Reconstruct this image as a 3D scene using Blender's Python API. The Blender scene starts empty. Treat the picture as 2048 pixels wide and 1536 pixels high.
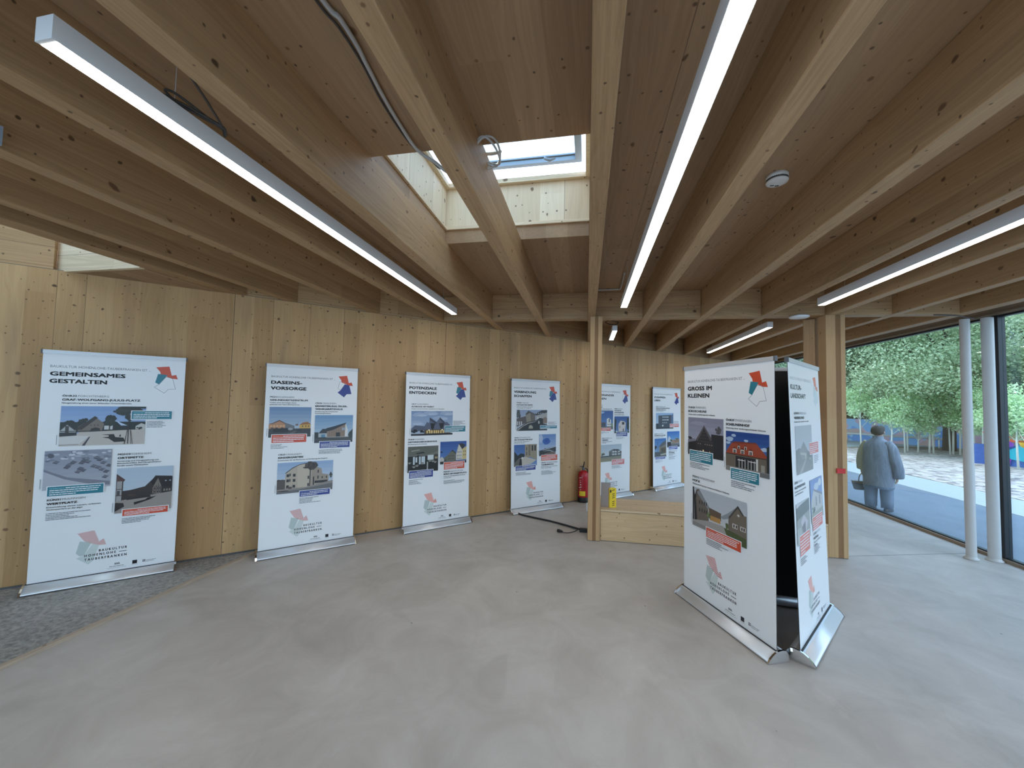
import bpy, bmesh, math, random
import numpy as np
from mathutils import Vector, Matrix

S = bpy.context.scene
COL = S.collection
PI = math.pi

# ------------------------------------------------------------------ camera
# world: +Y runs along the roof joists, +X towards the window front, Z up, metres
CAM_H = 1.73
YAW, PITCH, ROLL = 0.191350674, 0.0450133894, 0.022735471
def cam_axes():
    f = Vector((-math.sin(YAW)*math.cos(PITCH), math.cos(YAW)*math.cos(PITCH), math.sin(PITCH)))
    r = Vector((math.cos(YAW), math.sin(YAW), 0)); u = r.cross(f)
    return r*math.cos(ROLL)+u*math.sin(ROLL), -r*math.sin(ROLL)+u*math.cos(ROLL), f
_r, _u, _f = cam_axes()
cd = bpy.data.cameras.new('camera'); cam = bpy.data.objects.new('camera', cd); COL.objects.link(cam)
cam.matrix_world = Matrix(((_r.x, _u.x, -_f.x, 0), (_r.y, _u.y, -_f.y, 0), (_r.z, _u.z, -_f.z, CAM_H), (0, 0, 0, 1)))
cd.sensor_width = 36; cd.lens = 775/2048*36; cd.clip_start = .03; cd.clip_end = 400
S.camera = cam

# ------------------------------------------------------------------ view, sky, sun
S.view_settings.view_transform = 'Standard'; S.view_settings.look = 'None'
S.view_settings.gamma = 1; S.view_settings.use_curve_mapping = False
S.view_settings.exposure = 0.68
S.cycles.max_bounces = 9; S.cycles.diffuse_bounces = 5; S.cycles.glossy_bounces = 4
S.cycles.transparent_max_bounces = 16; S.cycles.sample_clamp_indirect = 4
S.cycles.caustics_reflective = False; S.cycles.caustics_refractive = False
SKY_STRENGTH = 2.35
SUN_ENERGY = 1.8
LAMP_STRENGTH = 11.0

w = bpy.data.worlds.new('sky'); S.world = w; w.use_nodes = True
nt = w.node_tree; nt.nodes.clear()
out = nt.nodes.new('ShaderNodeOutputWorld'); bg = nt.nodes.new('ShaderNodeBackground')
tc = nt.nodes.new('ShaderNodeTexCoord'); mp = nt.nodes.new('ShaderNodeMapping'); mp.inputs['Scale'].default_value = (1, 1, 2.2)
no = nt.nodes.new('ShaderNodeTexNoise'); no.inputs['Scale'].default_value = 2.4; no.inputs['Detail'].default_value = 6
cr = nt.nodes.new('ShaderNodeValToRGB'); cr.color_ramp.elements[0].position = .38; cr.color_ramp.elements[1].position = .62
mx = nt.nodes.new('ShaderNodeMix'); mx.data_type = 'RGBA'
mx.inputs[6].default_value = (.36, .58, 1.0, 1); mx.inputs[7].default_value = (.93, .985, 1.07, 1)
nt.links.new(tc.outputs['Generated'], mp.inputs[0]); nt.links.new(mp.outputs[0], no.inputs['Vector'])
nt.links.new(no.outputs['Fac'], cr.inputs[0]); nt.links.new(cr.outputs[0], mx.inputs[0])
nt.links.new(mx.outputs[2], bg.inputs[0]); bg.inputs[1].default_value = SKY_STRENGTH
nt.links.new(bg.outputs[0], out.inputs[0])

sd = bpy.data.lights.new('sun', 'SUN'); sun = bpy.data.objects.new('sun', sd); COL.objects.link(sun)
sd.energy = SUN_ENERGY; sd.angle = math.radians(1.2); sd.color = (1, .93, .82)
sun.rotation_euler = Vector((.55, -.55, -.72)).to_track_quat('-Z', 'Y').to_euler(); sun.location = (-10, 12, 20)

# ------------------------------------------------------------------ helpers
def put(o, parent=None):
    COL.objects.link(o)
    if parent: o.parent = parent
    return o
def obj(name, bm, mat, parent=None, smooth=False):
    me = bpy.data.meshes.new(name)
    if smooth:
        for f in bm.faces: f.smooth = True
    bm.normal_update(); bm.to_mesh(me); bm.free()
    for m in (mat if isinstance(mat, (list, tuple)) else [mat]): me.materials.append(m)
    return put(bpy.data.objects.new(name, me), parent)
def tag(o, label, cat, group=None, kind=None):
    o['label'] = label; o['category'] = cat
    if group: o['group'] = group
    if kind: o['kind'] = kind
    return o
def struct(o): o['kind'] = 'structure'; return o
def thing(name, label, cat, loc=(0, 0, 0), rz=0, group=None):
    o = bpy.data.objects.new(name, None); COL.objects.link(o); o.empty_display_size = .1
    o.location = loc; o.rotation_euler = (0, 0, rz)
    return tag(o, label, cat, group)
def BM(): return bmesh.new()
def hexa(bm, P, mi=0):
    v = [bm.verts.new(p) for p in P]
    for q in ((3, 2, 1, 0), (4, 5, 6, 7), (0, 1, 5, 4), (1, 2, 6, 5), (2, 3, 7, 6), (3, 0, 4, 7)):
        f = bm.faces.new([v[i] for i in q]); f.material_index = mi
def box(bm, x0, x1, y0, y1, z0, z1, mi=0):
    hexa(bm, [(x0, y0, z0), (x1, y0, z0), (x1, y1, z0), (x0, y1, z0), (x0, y0, z1), (x1, y0, z1), (x1, y1, z1), (x0, y1, z1)], mi)
def prism(bm, pts, z0, z1, mi=0):
    a = [bm.verts.new((x, y, z0)) for x, y in pts]; b = [bm.verts.new((x, y, z1)) for x, y in pts]
    fs = [bm.faces.new(a[::-1]), bm.faces.new(b)]
    n = len(pts)
    for i in range(n): fs.append(bm.faces.new((a[i], a[(i+1) % n], b[(i+1) % n], b[i])))
    for f in fs: f.material_index = mi
    bmesh.ops.recalc_face_normals(bm, faces=fs)
def wallbox(bm, p, q, t, z0, z1, mi=0):
    # upright slab from p to q in plan, thickness t to the left of p->q
    d = Vector((q[0]-p[0], q[1]-p[1])).normalized(); n = Vector((-d.y, d.x))*t
    prism(bm, [(p[0], p[1]), (q[0], q[1]), (q[0]+n.x, q[1]+n.y), (p[0]+n.x, p[1]+n.y)], z0, z1, mi)
def bevel(bm, w_, seg=2, ang=.6):
    es = [e for e in bm.edges if len(e.link_faces) == 2 and e.calc_face_angle(0) > ang]
    bmesh.ops.bevel(bm, geom=es, offset=w_, segments=seg, affect='EDGES', profile=.7)
def tube(bm, pts, r, n=8, cap=True, mi=0):
    pts = [Vector(p) for p in pts]; R = r if isinstance(r, (list, tuple)) else [r]*len(pts)
    prev = None; rings = []
    for i, p in enumerate(pts):
        t = (pts[min(i+1, len(pts)-1)]-pts[max(i-1, 0)]).normalized()
        if prev is None:
            a = t.orthogonal().normalized()
        else:
            a = (prev - t*prev.dot(t))
            a = a.normalized() if a.length > 1e-6 else t.orthogonal().normalized()
        prev = a; b = t.cross(a)
        rings.append([bm.verts.new(p+(a*math.cos(2*PI*k/n)+b*math.sin(2*PI*k/n))*R[i]) for k in range(n)])
    for i in range(len(rings)-1):
        for k in range(n):
            f = bm.faces.new((rings[i][k], rings[i][(k+1) % n], rings[i+1][(k+1) % n], rings[i+1][k])); f.smooth = True; f.material_index = mi
    if cap:
        for q in (rings[0][::-1], rings[-1]):
            f = bm.faces.new(q); f.material_index = mi
def lathe(bm, prof, n=32, c=(0, 0, 0), mi=0, smooth=True):
    rings = []
    for r, z in prof:
        if r < 1e-5: rings.append([bm.verts.new((c[0], c[1], c[2]+z))])
        else: rings.append([bm.verts.new((c[0]+r*math.cos(2*PI*k/n), c[1]+r*math.sin(2*PI*k/n), c[2]+z)) for k in range(n)])
    for A, B in zip(rings, rings[1:]):
        for k in range(n):
            q = [A[k % len(A)], A[(k+1) % len(A)], B[(k+1) % len(B)], B[k % len(B)]]
            u = []
            for v in q:
                if v not in u: u.append(v)
            if len(u) > 2:
                f = bm.faces.new(u); f.smooth = smooth; f.material_index = mi
def spline(P, n=8):
    P = [Vector(p) for p in P]; o = []
    for i in range(len(P)-1):
        a, b, c, d = P[max(i-1, 0)], P[i], P[i+1], P[min(i+2, len(P)-1)]
        for k in range(n):
            t = k/n
            o.append(.5*((2*b)+(c-a)*t+(2*a-5*b+4*c-d)*t*t+(3*b-a-3*c+d)*t**3))
    return o+[P[-1]]
def lin(c):
    f = lambda v: v/12.92 if v <= .04045 else ((v+.055)/1.055)**2.4
    return tuple(f(v/255) for v in c)

# ------------------------------------------------------------------ materials
class N:
    """tiny node-graph helper"""
    def __init__(s, name):
        s.m = bpy.data.materials.new(name); s.m.use_nodes = True; s.t = s.m.node_tree; s.t.nodes.clear()
        s.o = s.t.nodes.new('ShaderNodeOutputMaterial'); s.p = s.t.nodes.new('ShaderNodeBsdfPrincipled')
        s.t.links.new(s.p.outputs[0], s.o.inputs[0]); s._pos = None
    def n(s, typ, **kw):
        x = s.t.nodes.new('ShaderNode'+typ)
        for k, v in kw.items(): setattr(x, k, v)
        return x
    def set(s, sock, v):
        if hasattr(v, 'is_output') or isinstance(v, bpy.types.NodeSocket): s.t.links.new(v, sock)
        else: sock.default_value = v
    def pos(s):
        if not s._pos: s._pos = s.n('TexCoord').outputs['Object']
        return s._pos
    def math(s, op, a, b=0., c=None, clamp=False):
        x = s.n('Math', operation=op, use_clamp=clamp); s.set(x.inputs[0], a); s.set(x.inputs[1], b)
        if c is not None: s.set(x.inputs[2], c)
        return x.outputs[0]
    def dot(s, vec): 
        x = s.n('VectorMath', operation='DOT_PRODUCT'); s.set(x.inputs[0], s.pos()); x.inputs[1].default_value = vec
        return x.outputs['Value']
    def comb(s, a, b, c):
        x = s.n('CombineXYZ'); s.set(x.inputs[0], a); s.set(x.inputs[1], b); s.set(x.inputs[2], c); return x.outputs[0]
    def noise(s, v, sc, det=3, rough=.55, dist=0.):
        x = s.n('TexNoise'); s.set(x.inputs['Vector'], v); x.inputs['Scale'].default_value = sc; x.inputs['Detail'].default_value = det
        x.inputs['Roughness'].default_value = rough; x.inputs['Distortion'].default_value = dist; return x.outputs['Fac']
    def white(s, v):
        x = s.n('TexWhiteNoise', noise_dimensions='3D'); s.set(x.inputs['Vector'], v); return x.outputs['Value']
    def ramp(s, f, stops, interp='LINEAR'):
        x = s.n('ValToRGB'); s.set(x.inputs[0], f); e = x.color_ramp; e.interpolation = interp
        e.elements[0].position, e.elements[0].color = stops[0][0], (*stops[0][1], 1)
        e.elements[1].position, e.elements[1].color = stops[1][0], (*stops[1][1], 1)
        for p, c in stops[2:]:
            q = e.elements.new(p); q.color = (*c, 1)
        return x.outputs[0]
    def mix(s, f, a, b, mode='MIX'):
        x = s.n('Mix', data_type='RGBA', blend_type=mode); s.set(x.inputs[0], f)
        s.set(x.inputs[6], (*a, 1) if isinstance(a, tuple) and len(a) == 3 else a); s.set(x.inputs[7], (*b, 1) if isinstance(b, tuple) and len(b) == 3 else b)
        return x.outputs[2]
    def bump(s, h, strength=.2, dist=.01):
        x = s.n('Bump'); s.set(x.inputs['Height'], h); x.inputs['Strength'].default_value = strength; x.inputs['Distance'].default_value = dist
        s.t.links.new(x.outputs[0], s.p.inputs['Normal'])
    def fin(s, col, rough=.5, metal=0., spec=.5):
        s.set(s.p.inputs['Base Color'], (*col, 1) if isinstance(col, tuple) and len(col) == 3 else col)
        s.set(s.p.inputs['Roughness'], rough); s.p.inputs['Metallic'].default_value = metal
        s.p.inputs['Specular IOR Level'].default_value = spec
        return s.m
def plain(name, col, rough=.5, metal=0., spec=.5, var=0.):
    k = N(name)
    if var:
        f = k.noise(k.pos(), 9, 4); c = k.mix(f, tuple(v*(1-var) for v in col), tuple(min(1, v*(1+var)) for v in col))
        return k.fin(c, rough, metal, spec)
    return k.fin(col, rough, metal, spec)

def wood(name, g, a, b, lam=.16, seg=2.4, light=(.74, .54, .33), dark=(.60, .40, .215), knots=.55, seam=.25, kscale=5.2, kstretch=.75, fig=1.15, panel=0, dirt=.0, rough=.55):
    """softwood boards glued side by side: g grain axis, a across the lamellas, b third axis"""
    k = N(name); u, v, t = k.dot(g), k.dot(a), k.dot(b)
    lid = k.math('FLOOR', k.math('DIVIDE', v, lam)); tid = k.math('FLOOR', k.math('DIVIDE', t, .31))
    r1 = k.white(k.comb(lid, tid, 3.3))
    sid = k.math('FLOOR', k.math('ADD', k.math('DIVIDE', u, seg), k.math('MULTIPLY', r1, 9)))
    r2 = k.white(k.comb(lid, sid, 7.7))
    # growth-ring grain, wavy and drawn out along the board
    warp = k.noise(k.comb(k.math('MULTIPLY', u, .8), k.math('MULTIPLY', v, 5), k.math('ADD', k.math('MULTIPLY', t, 5), k.math('MULTIPLY', r2, 40))), 1, 2)
    gv = k.comb(k.math('MULTIPLY', u, .9), k.math('ADD', k.math('MULTIPLY', v, 46), k.math('MULTIPLY', warp, 10)), k.math('ADD', k.math('MULTIPLY', t, 46), k.math('MULTIPLY', r2, 60)))
    gr = k.noise(gv, 1.6, 4, .62)
    fine = k.noise(k.comb(k.math('MULTIPLY', u, 4), k.math('MULTIPLY', v, 260), k.math('MULTIPLY', t, 260)), 1, 2)
    tone = k.math('ADD', k.math('MULTIPLY', r2, .30), k.math('MULTIPLY', gr, fig))
    tone = k.math('ADD', tone, .50*(1.15-fig)-.08)
    tone = k.math('ADD', tone, k.math('MULTIPLY', fine, .12))
    mid = tuple((p+q)/2 for p, q in zip(light, dark))
    col = k.ramp(tone, [(.22, tuple(min(1, c*1.10) for c in light)), (1.0, tuple(c*.82 for c in dark)), (.60, mid)])
    red = k.math('MULTIPLY', k.math('GREATER_THAN', k.white(k.comb(lid, 4., 1.1)), .80), .18)
    col = k.mix(red, col, tuple(c*m for c, m in zip(dark, (.85, .68, .55))))
    bandn = k.noise(k.comb(k.math('MULTIPLY', u, .25), k.math('MULTIPLY', v, 3.2), k.math('MULTIPLY', t, 3.2)), 1.6, 3, .6)
    col = k.mix(k.math('MULTIPLY', k.ramp(bandn, [(.46, (0, 0, 0)), (.74, (1, 1, 1))]), .38), col, tuple(c*.72 for c in dark))
    # knots
    wob = k.noise(k.pos(), 14, 2)
    gm = k.n('NewGeometry'); nd = k.n('VectorMath', operation='DOT_PRODUCT'); k.t.links.new(gm.outputs['Normal'], nd.inputs[0]); nd.inputs[1].default_value = a
    side = k.math('GREATER_THAN', k.math('ABSOLUTE', nd.outputs['Value']), .6)
    q2 = k.math('ADD', k.math('MULTIPLY', t, side), k.math('MULTIPLY', v, k.math('SUBTRACT', 1, side)))
    q3 = k.math('ADD', k.math('MULTIPLY', v, side), k.math('MULTIPLY', t, k.math('SUBTRACT', 1, side)))
    off = k.math('MULTIPLY', k.math('FLOOR', k.math('ADD', k.math('MULTIPLY', q3, 7.), .5)), 3.37)
    kv = k.comb(k.math('ADD', k.math('MULTIPLY', u, kstretch), k.math('MULTIPLY', wob, .045)), k.math('ADD', k.math('SUBTRACT', q2, k.math('MULTIPLY', wob, .035)), off), 0.)
    vo = k.n('TexVoronoi', voronoi_dimensions='2D', feature='F1'); k.set(vo.inputs['Vector'], kv); vo.inputs['Scale'].default_value = kscale
    sc = k.n('SeparateColor'); k.t.links.new(vo.outputs['Color'], sc.inputs[0])
    thr = k.math('MULTIPLY', k.math('GREATER_THAN', knots, sc.outputs[0]), k.math('ADD', .030, k.math('MULTIPLY', k.math('MULTIPLY', sc.outputs[1], sc.outputs[1]), .085)))
    kd = k.math('DIVIDE', vo.outputs['Distance'], k.math('MAXIMUM', thr, .0001))
    km = k.ramp(kd, [(.55, (1, 1, 1)), (1., (0, 0, 0))])
    halo = k.ramp(kd, [(.3, (1, 1, 1)), (1., (0, 0, 0))]) 
    kcol = k.mix(sc.outputs[2], (.045, .022, .012), (.20, .10, .045))
    col = k.mix(k.math('MULTIPLY', km, .88), col, kcol)
    v2 = k.n('TexVoronoi', voronoi_dimensions='2D', feature='F1'); k.set(v2.inputs['Vector'], k.comb(k.math('ADD', u, 13.7), k.math('ADD', q2, k.math('MULTIPLY', off, 1.9)), 0.)); v2.inputs['Scale'].default_value = kscale*2.1
    s2 = k.n('SeparateColor'); k.t.links.new(v2.outputs['Color'], s2.inputs[0])
    clus = k.noise(k.comb(k.math('MULTIPLY', u, .9), k.math('MULTIPLY', q2, 2.2), off), 1.7, 2)
    t2 = k.math('MULTIPLY', k.math('GREATER_THAN', k.math('MULTIPLY', knots, k.math('MULTIPLY', clus, 1.1)), s2.outputs[0]), k.math('ADD', .055, k.math('MULTIPLY', s2.outputs[1], .065)))
    m2 = k.ramp(k.math('DIVIDE', v2.outputs['Distance'], k.math('MAXIMUM', t2, .0001)), [(.5, (1, 1, 1)), (1., (0, 0, 0))])
    col = k.mix(k.math('MULTIPLY', m2, .8), col, k.mix(s2.outputs[2], (.05, .025, .014), (.20, .10, .045)))
    # thin joints between lamellas and wider ones between panels
    fr = k.math('FRACT', k.math('DIVIDE', v, lam)); e = k.math('MINIMUM', fr, k.math('SUBTRACT', 1, fr))
    sm = k.math('LESS_THAN', e, .0022/lam)
    on = k.math('MULTIPLY', sm, k.math('GREATER_THAN', k.white(k.comb(k.math('ROUND', k.math('DIVIDE', v, lam)), 5.1, 2.)), 1-seam))
    col = k.mix(k.math('MULTIPLY', on, .6), col, (.10, .055, .03))
    if panel:
        fp = k.math('FRACT', k.math('DIVIDE', k.math('ADD', v, .37), panel)); ep = k.math('MINIMUM', fp, k.math('SUBTRACT', 1, fp))
        col = k.mix(k.math('MULTIPLY', k.math('LESS_THAN', ep, .003/panel), .85), col, (.05, .03, .02))
    if dirt:
        dn = k.noise(k.comb(k.math('MULTIPLY', u, .35), k.math('MULTIPLY', v, 2.2), t), 1.3, 3, .6)
        col = k.mix(k.math('MULTIPLY', k.ramp(dn, [(.60, (0, 0, 0)), (.72, (1, 1, 1))]), dirt), col, (.30, .19, .10))
    k.bump(k.math('SUBTRACT', gr, k.math('MULTIPLY', on, 2.)), .12, .004)
    return k.fin(col, rough, 0, .35)

WA = 47.05*PI/180                                # plan angle of the long timber wall, measured from +Y
WD = Vector((math.sin(WA), math.cos(WA)))        # along the wall, away from the camera
WN = Vector((math.cos(WA), -math.sin(WA)))       # into the room
W0 = WN*(-5.25)
M = {}
M['wall'] = wood('spruce wall panel', (0, 0, 1), (WD.x, WD.y, 0), (WN.x, WN.y, 0), lam=.19, seg=3.6, light=(0.64, 0.42, 0.21), dark=(0.49, 0.29, 0.125), knots=0.62, seam=.22, kscale=5.6, fig=.62, kstretch=1.15, panel=2.5, dirt=.55)
M['joist'] = wood('glulam joist', (0, 1, 0), (0, 0, 1), (1, 0, 0), lam=.20, seg=6, light=(0.6, 0.39, 0.21), dark=(0.42, 0.25, 0.12), knots=0.55, seam=.0, kscale=5.4, fig=.85)
M['cross'] = wood('glulam cross beam', (1, 0, 0), (0, 0, 1), (0, 1, 0), lam=.20, seg=5, light=(0.6, 0.39, 0.21), dark=(0.43, 0.26, 0.125), knots=0.55, seam=.4)
M['deck'] = wood('roof deck board', (0, 1, 0), (1, 0, 0), (0, 0, 1), lam=.19, seg=7, light=(0.5, 0.33, 0.195), dark=(0.38, 0.24, 0.135), knots=0.6, seam=.3, kscale=5.0, fig=.8)
M['shaft'] = wood('skylight lining board', (0, 0, 1), (1, 0, 0), (0, 1, 0), lam=.22, seg=4., light=(0.9, 0.78, 0.6), dark=(0.78, 0.62, 0.42), knots=0.5, seam=.4, fig=.6)  # extra pale: sunlight in the shaft is put into the board colour
M['shaft2'] = wood('skylight side lining', (0, 0, 1), (0, 1, 0), (1, 0, 0), lam=.22, seg=4., light=(0.9, 0.78, 0.6), dark=(0.78, 0.62, 0.42), knots=0.5, seam=.4, fig=.6)  # side boards carry the same painted-in brightness
M['header'] = wood('skylight header board', (1, 0, 0), (0, 0, 1), (0, 1, 0), lam=.3, seg=4., light=(0.88, 0.75, 0.56), dark=(0.76, 0.6, 0.4), knots=.3, seam=.2)  # pale as well, daylight from the roof light painted into the timber
M['block'] = wood('wall blocking', (WD.x, WD.y, 0), (0, 0, 1), (WN.x, WN.y, 0), lam=.18, seg=4, light=(0.58, 0.375, 0.195), dark=(0.43, 0.255, 0.12), knots=0.5, seam=.2)
M['bench'] = wood('bench board', (1, .02, 0), (0, 0, 1), (0, 1, 0), lam=.41, seg=6, light=(0.74, 0.54, 0.33), dark=(0.58, 0.39, 0.21), knots=0.5, seam=.0, kscale=5, fig=.8)
M['benchtop'] = wood('bench seat board', (1, .02, 0), (0, 1, 0), (0, 0, 1), lam=.7, seg=6, light=(.80, .64, .43), dark=(.70, .52, .32), knots=.3, seam=.0)
M['fin'] = wood('pier panel', (0, 0, 1), (0, 1, 0), (1, 0, 0), lam=.2, seg=5, light=(0.56, 0.36, 0.19), dark=(0.42, 0.25, 0.12), knots=.25, seam=.3)
M['stud'] = wood('greyed stud', (0, 0, 1), (0, 1, 0), (1, 0, 0), lam=.3, seg=6, light=(0.46, 0.34, 0.24), dark=(0.36, 0.26, 0.175), knots=.3, seam=0)
M['strip'] = wood('floor batten', (0, 1, 0), (1, 0, 0), (0, 0, 1), lam=.2, seg=6, light=(0.56, 0.46, 0.36), dark=(0.42, 0.34, 0.26), knots=.1, seam=0)
M['sill'] = wood('window sill oak', (0, 1, 0), (0, 0, 1), (1, 0, 0), lam=.3, seg=6, light=(.42, .32, .23), dark=(.30, .22, .155), knots=.05, seam=0)
def endgrain(name, light, dark):
    k = N(name); u = k.dot((0, 0, 1)); 
    rings = k.noise(k.comb(k.math('MULTIPLY', k.dot((1, 0, 0)), 60), k.dot((0, 1, 0)), k.math('MULTIPLY', u, 2.)), 1, 3, .6)
    sid = k.white(k.comb(k.math('FLOOR', k.math('MULTIPLY', u, 3.1)), 1., 2.))
    c = k.ramp(k.math('ADD', k.math('MULTIPLY', rings, .7), k.math('MULTIPLY', sid, .12)), [(.2, light), (.8, dark)])
    vo = k.n('TexVoronoi'); k.set(vo.inputs['Vector'], k.comb(k.dot((1, 0, 0)), k.dot((0, 1, 0)), k.math('MULTIPLY', u, .5))); vo.inputs['Scale'].default_value = 7
    c = k.mix(k.math('MULTIPLY', k.math('LESS_THAN', vo.outputs['Distance'], .07), .8), c, (.13, .06, .03))
    return k.fin(c, .6, 0, .3)
M['lay_light'] = endgrain('pale panel layer', (.58, .38, .20), (.44, .27, .13))
M['lay_dark'] = endgrain('brown end grain layer', (.30, .165, .075), (.22, .115, .05))

def concrete():
    k = N('floor screed'); p = k.pos()
    big = k.noise(p, .55, 4, .6, .6); med = k.noise(p, 2.1, 5, .62, .8); fin = k.noise(p, 70, 3, .7)
    mark = k.noise(k.comb(k.math('MULTIPLY', k.dot((1, 0, 0)), 3.2), k.math('MULTIPLY', k.dot((0, 1, 0)), 1.1), 0.), 1., 5, .7, 1.5)
    t = k.math('ADD', k.math('MULTIPLY', big, .5), k.math('MULTIPLY', med, .5))
    c = k.ramp(t, [(.34, (.40, .37, .335)), (.68, (.64, .61, .575)), (.5, (.52, .485, .45))])
    patch = k.ramp(k.noise(p, 1.25, 2, .5, 1.2), [(.63, (0, 0, 0)), (.70, (1, 1, 1))])
    c = k.mix(k.math('MULTIPLY', patch, .28), c, (.35, .32, .29))
    c = k.mix(k.math('MULTIPLY', k.ramp(mark, [(.56, (0, 0, 0)), (.72, (1, 1, 1))]), .22), c, (.68, .66, .63))
    c = k.mix(k.math('MULTIPLY', fin, .16), c, (.38, .355, .33))
    sp = k.n('TexVoronoi'); k.set(sp.inputs['Vector'], p); sp.inputs['Scale'].default_value = 2.6
    c = k.mix(k.math('MULTIPLY', k.math('LESS_THAN', sp.outputs['Distance'], .02), .7), c, (.10, .09, .08))
    k.bump(k.math('ADD', k.math('MULTIPLY', fin, .5), k.math('MULTIPLY', med, .6)), .25, .004)
    return k.fin(c, k.math('ADD', .42, k.math('MULTIPLY', med, .28)), 0, .4)
def roughslab():
    k = N('rough concrete'); p = k.pos()
    a = k.noise(p, 26, 5, .75); b = k.noise(p, 1.6, 3)
    c = k.ramp(k.math('ADD', k.math('MULTIPLY', a, .7), k.math('MULTIPLY', b, .3)), [(.36, (.20, .195, .185)), (.66, (.56, .55, .53))])
    k.bump(a, .6, .01)
    return k.fin(c, .85, 0, .25)
M['floor'] = concrete(); M['slab'] = roughslab()
M['white_plastic'] = plain('white lamp housing', (.88, .88, .88), .35)
M['alu'] = plain('satin aluminium', (.76, .77, .79), .42, .6)
M['chrome'] = plain('polished chrome', (.80, .81, .83), .08, 1.)
M['silver'] = plain('silver painted rail', (.58, .59, .61), .4, .4)
M['darkgrey'] = plain('dark grey plastic', (.10, .10, .105), .45)
M['black'] = plain('black plastic', (.012, .012, .013), .5)
M['blackframe'] = plain('anthracite frame', (.018, .022, .026), .4)
M['column'] = plain('white column paint', (.60, .60, .59), .4, var=.05)
M['red'] = plain('extinguisher red', (.42, .012, .02), .25)
M['yellow'] = plain('yellow label', (.85, .62, .03), .5)
M['white'] = plain('white paper', (.82, .82, .82), .6)
M['tape'] = plain('red tape', (.62, .03, .03), .5)
M['cable_grey'] = plain('grey cable', (.55, .55, .55), .4)
M['cable_dark'] = plain('dark cable', (.07, .06, .055), .5)
M['tint_plastic'] = plain('translucent brown crate plastic', (.36, .31, .29), .35)
M['skyframe'] = plain('grey roof window frame', (.36, .45, .56), .4)
M['ink'] = None
k = N('printed vinyl'); at = k.n('Attribute', attribute_name='ink'); M['ink'] = k.fin(at.outputs['Color'], .32, 0, .5)
k = N('lamp diffuser'); k.p.inputs['Emission Color'].default_value = (1, .955, .89, 1); k.p.inputs['Emission Strength'].default_value = LAMP_STRENGTH
M['diffuser'] = k.fin((.9, .9, .9), .5)
k = N('window glass'); tr = k.n('BsdfTransparent'); gl = k.n('BsdfGlossy'); ms = k.n('MixShader'); fr = k.n('Fresnel')
tr.inputs[0].default_value = (.85, .935, .94, 1); gl.inputs['Roughness'].default_value = .0; gl.inputs[0].default_value = (.9, .95, 1, 1); fr.inputs[0].default_value = 1.5
gm = k.n('NewGeometry'); k.t.links.new(k.math('SUBTRACT', 1.5, k.math('MULTIPLY', gm.outputs['Backfacing'], 1.5-1/1.5)), fr.inputs[0])
k.t.links.new(fr.outputs[0], ms.inputs[0]); k.t.links.new(tr.outputs[0], ms.inputs[1]); k.t.links.new(gl.outputs[0], ms.inputs[2]); k.t.links.new(ms.outputs[0], k.o.inputs[0])
M['glass'] = k.m

# ------------------------------------------------------------------ the building shell
ZB, ZD, ZT = 2.85, 3.20, 3.33          # joist underside, deck underside, deck top
XW = 4.80                               # window front
def wallY(x): return (5.25+WN.x*x)/(-WN.y)      # y of the wall face at x
def wallX(y): return (-5.25-WN.y*y)/WN.x
YB = -3.6                               # back of the room
P0 = (wallX(YB), YB); P1 = (XW, wallY(XW))

bm = BM(); prism(bm, [(-3.53, YB), (XW+.1, YB), (XW+.1, wallY(XW+.1)), (-3.53, wallY(-3.53))], -.2, 0)
struct(obj('floor', bm, M['floor']))
bm = BM(); prism(bm, [(P0[0], YB), (-3.56, YB), (-3.56, wallY(-3.56))], -.2, -.002)
f2 = struct(obj('floor_rough_concrete', bm, M['slab']))
bm = BM(); box(bm, -3.565, -3.53, YB, wallY(-3.56)-.02, -.02, .022); bevel(bm, .004)
struct(obj('trim_1', bm, M['strip']))

bm = BM(); wallbox(bm, P0, P1, .14, 0, ZB); struct(obj('wall_left', bm, M['wall']))
# blocking between the joists above the wall, stops short at the left roof light
bm = BM()
def alongwall(x): return (x, wallY(x)+.008/(-WN.y))
wallbox(bm, alongwall(P0[0]+.1), alongwall(-4.86), .08, ZB+.006, ZD)
wallbox(bm, alongwall(-3.92), alongwall(XW-.05), .08, ZB+.006, ZD)
struct(obj('trim_2', bm, M['block']))
# dark shadow joint between wall and roof
bm = BM(); wallbox(bm, (P0[0], YB+.02), P1, .05, ZB, ZB+.006); struct(obj('trim_3', bm, M['darkgrey']))
# baseboard gap strip along the foot of the wall
bm = BM(); q0 = Vector((-10.5, wallY(-10.5))); q1 = Vector((4.7, wallY(4.7)))
wallbox(bm, (q0.x+WN.x*.012, q0.y+WN.y*.012), (q1.x+WN.x*.012, q1.y+WN.y*.012), .011, 0, .014); struct(obj('baseboard_left', bm, M['darkgrey']))

# deck with two roof-light openings, far end stretched unseen to shade the path
OA = (-1.33, .0, 2.09, 3.40)            # opening A  x0,x1,y0,y1
OB = (-5.20, -3.92, 1.30, 2.70)         # opening B, further left
OC = (-1.33, .0, -2.8, -1.5)            # one more of the same row, behind the camera
bm = BM()
XS = [-12.0, OB[0], OB[1], OA[0], OA[1], XW+.22]; YS = [YB-.15, OC[2], OC[3], OB[2], OA[2], OB[3], OA[3], 18.5]
for i in range(len(XS)-1):
    for j in range(len(YS)-1):
        cx, cy = (XS[i]+XS[i+1])/2, (YS[j]+YS[j+1])/2
        if any(o[0] < cx < o[1] and o[2] < cy < o[3] for o in (OA, OB, OC)): continue
        box(bm, XS[i], XS[i+1], YS[j], YS[j+1], ZD, ZT)
bmesh.ops.remove_doubles(bm, verts=bm.verts, dist=1e-4)
struct(obj('ceiling', bm, M['deck']))
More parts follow.
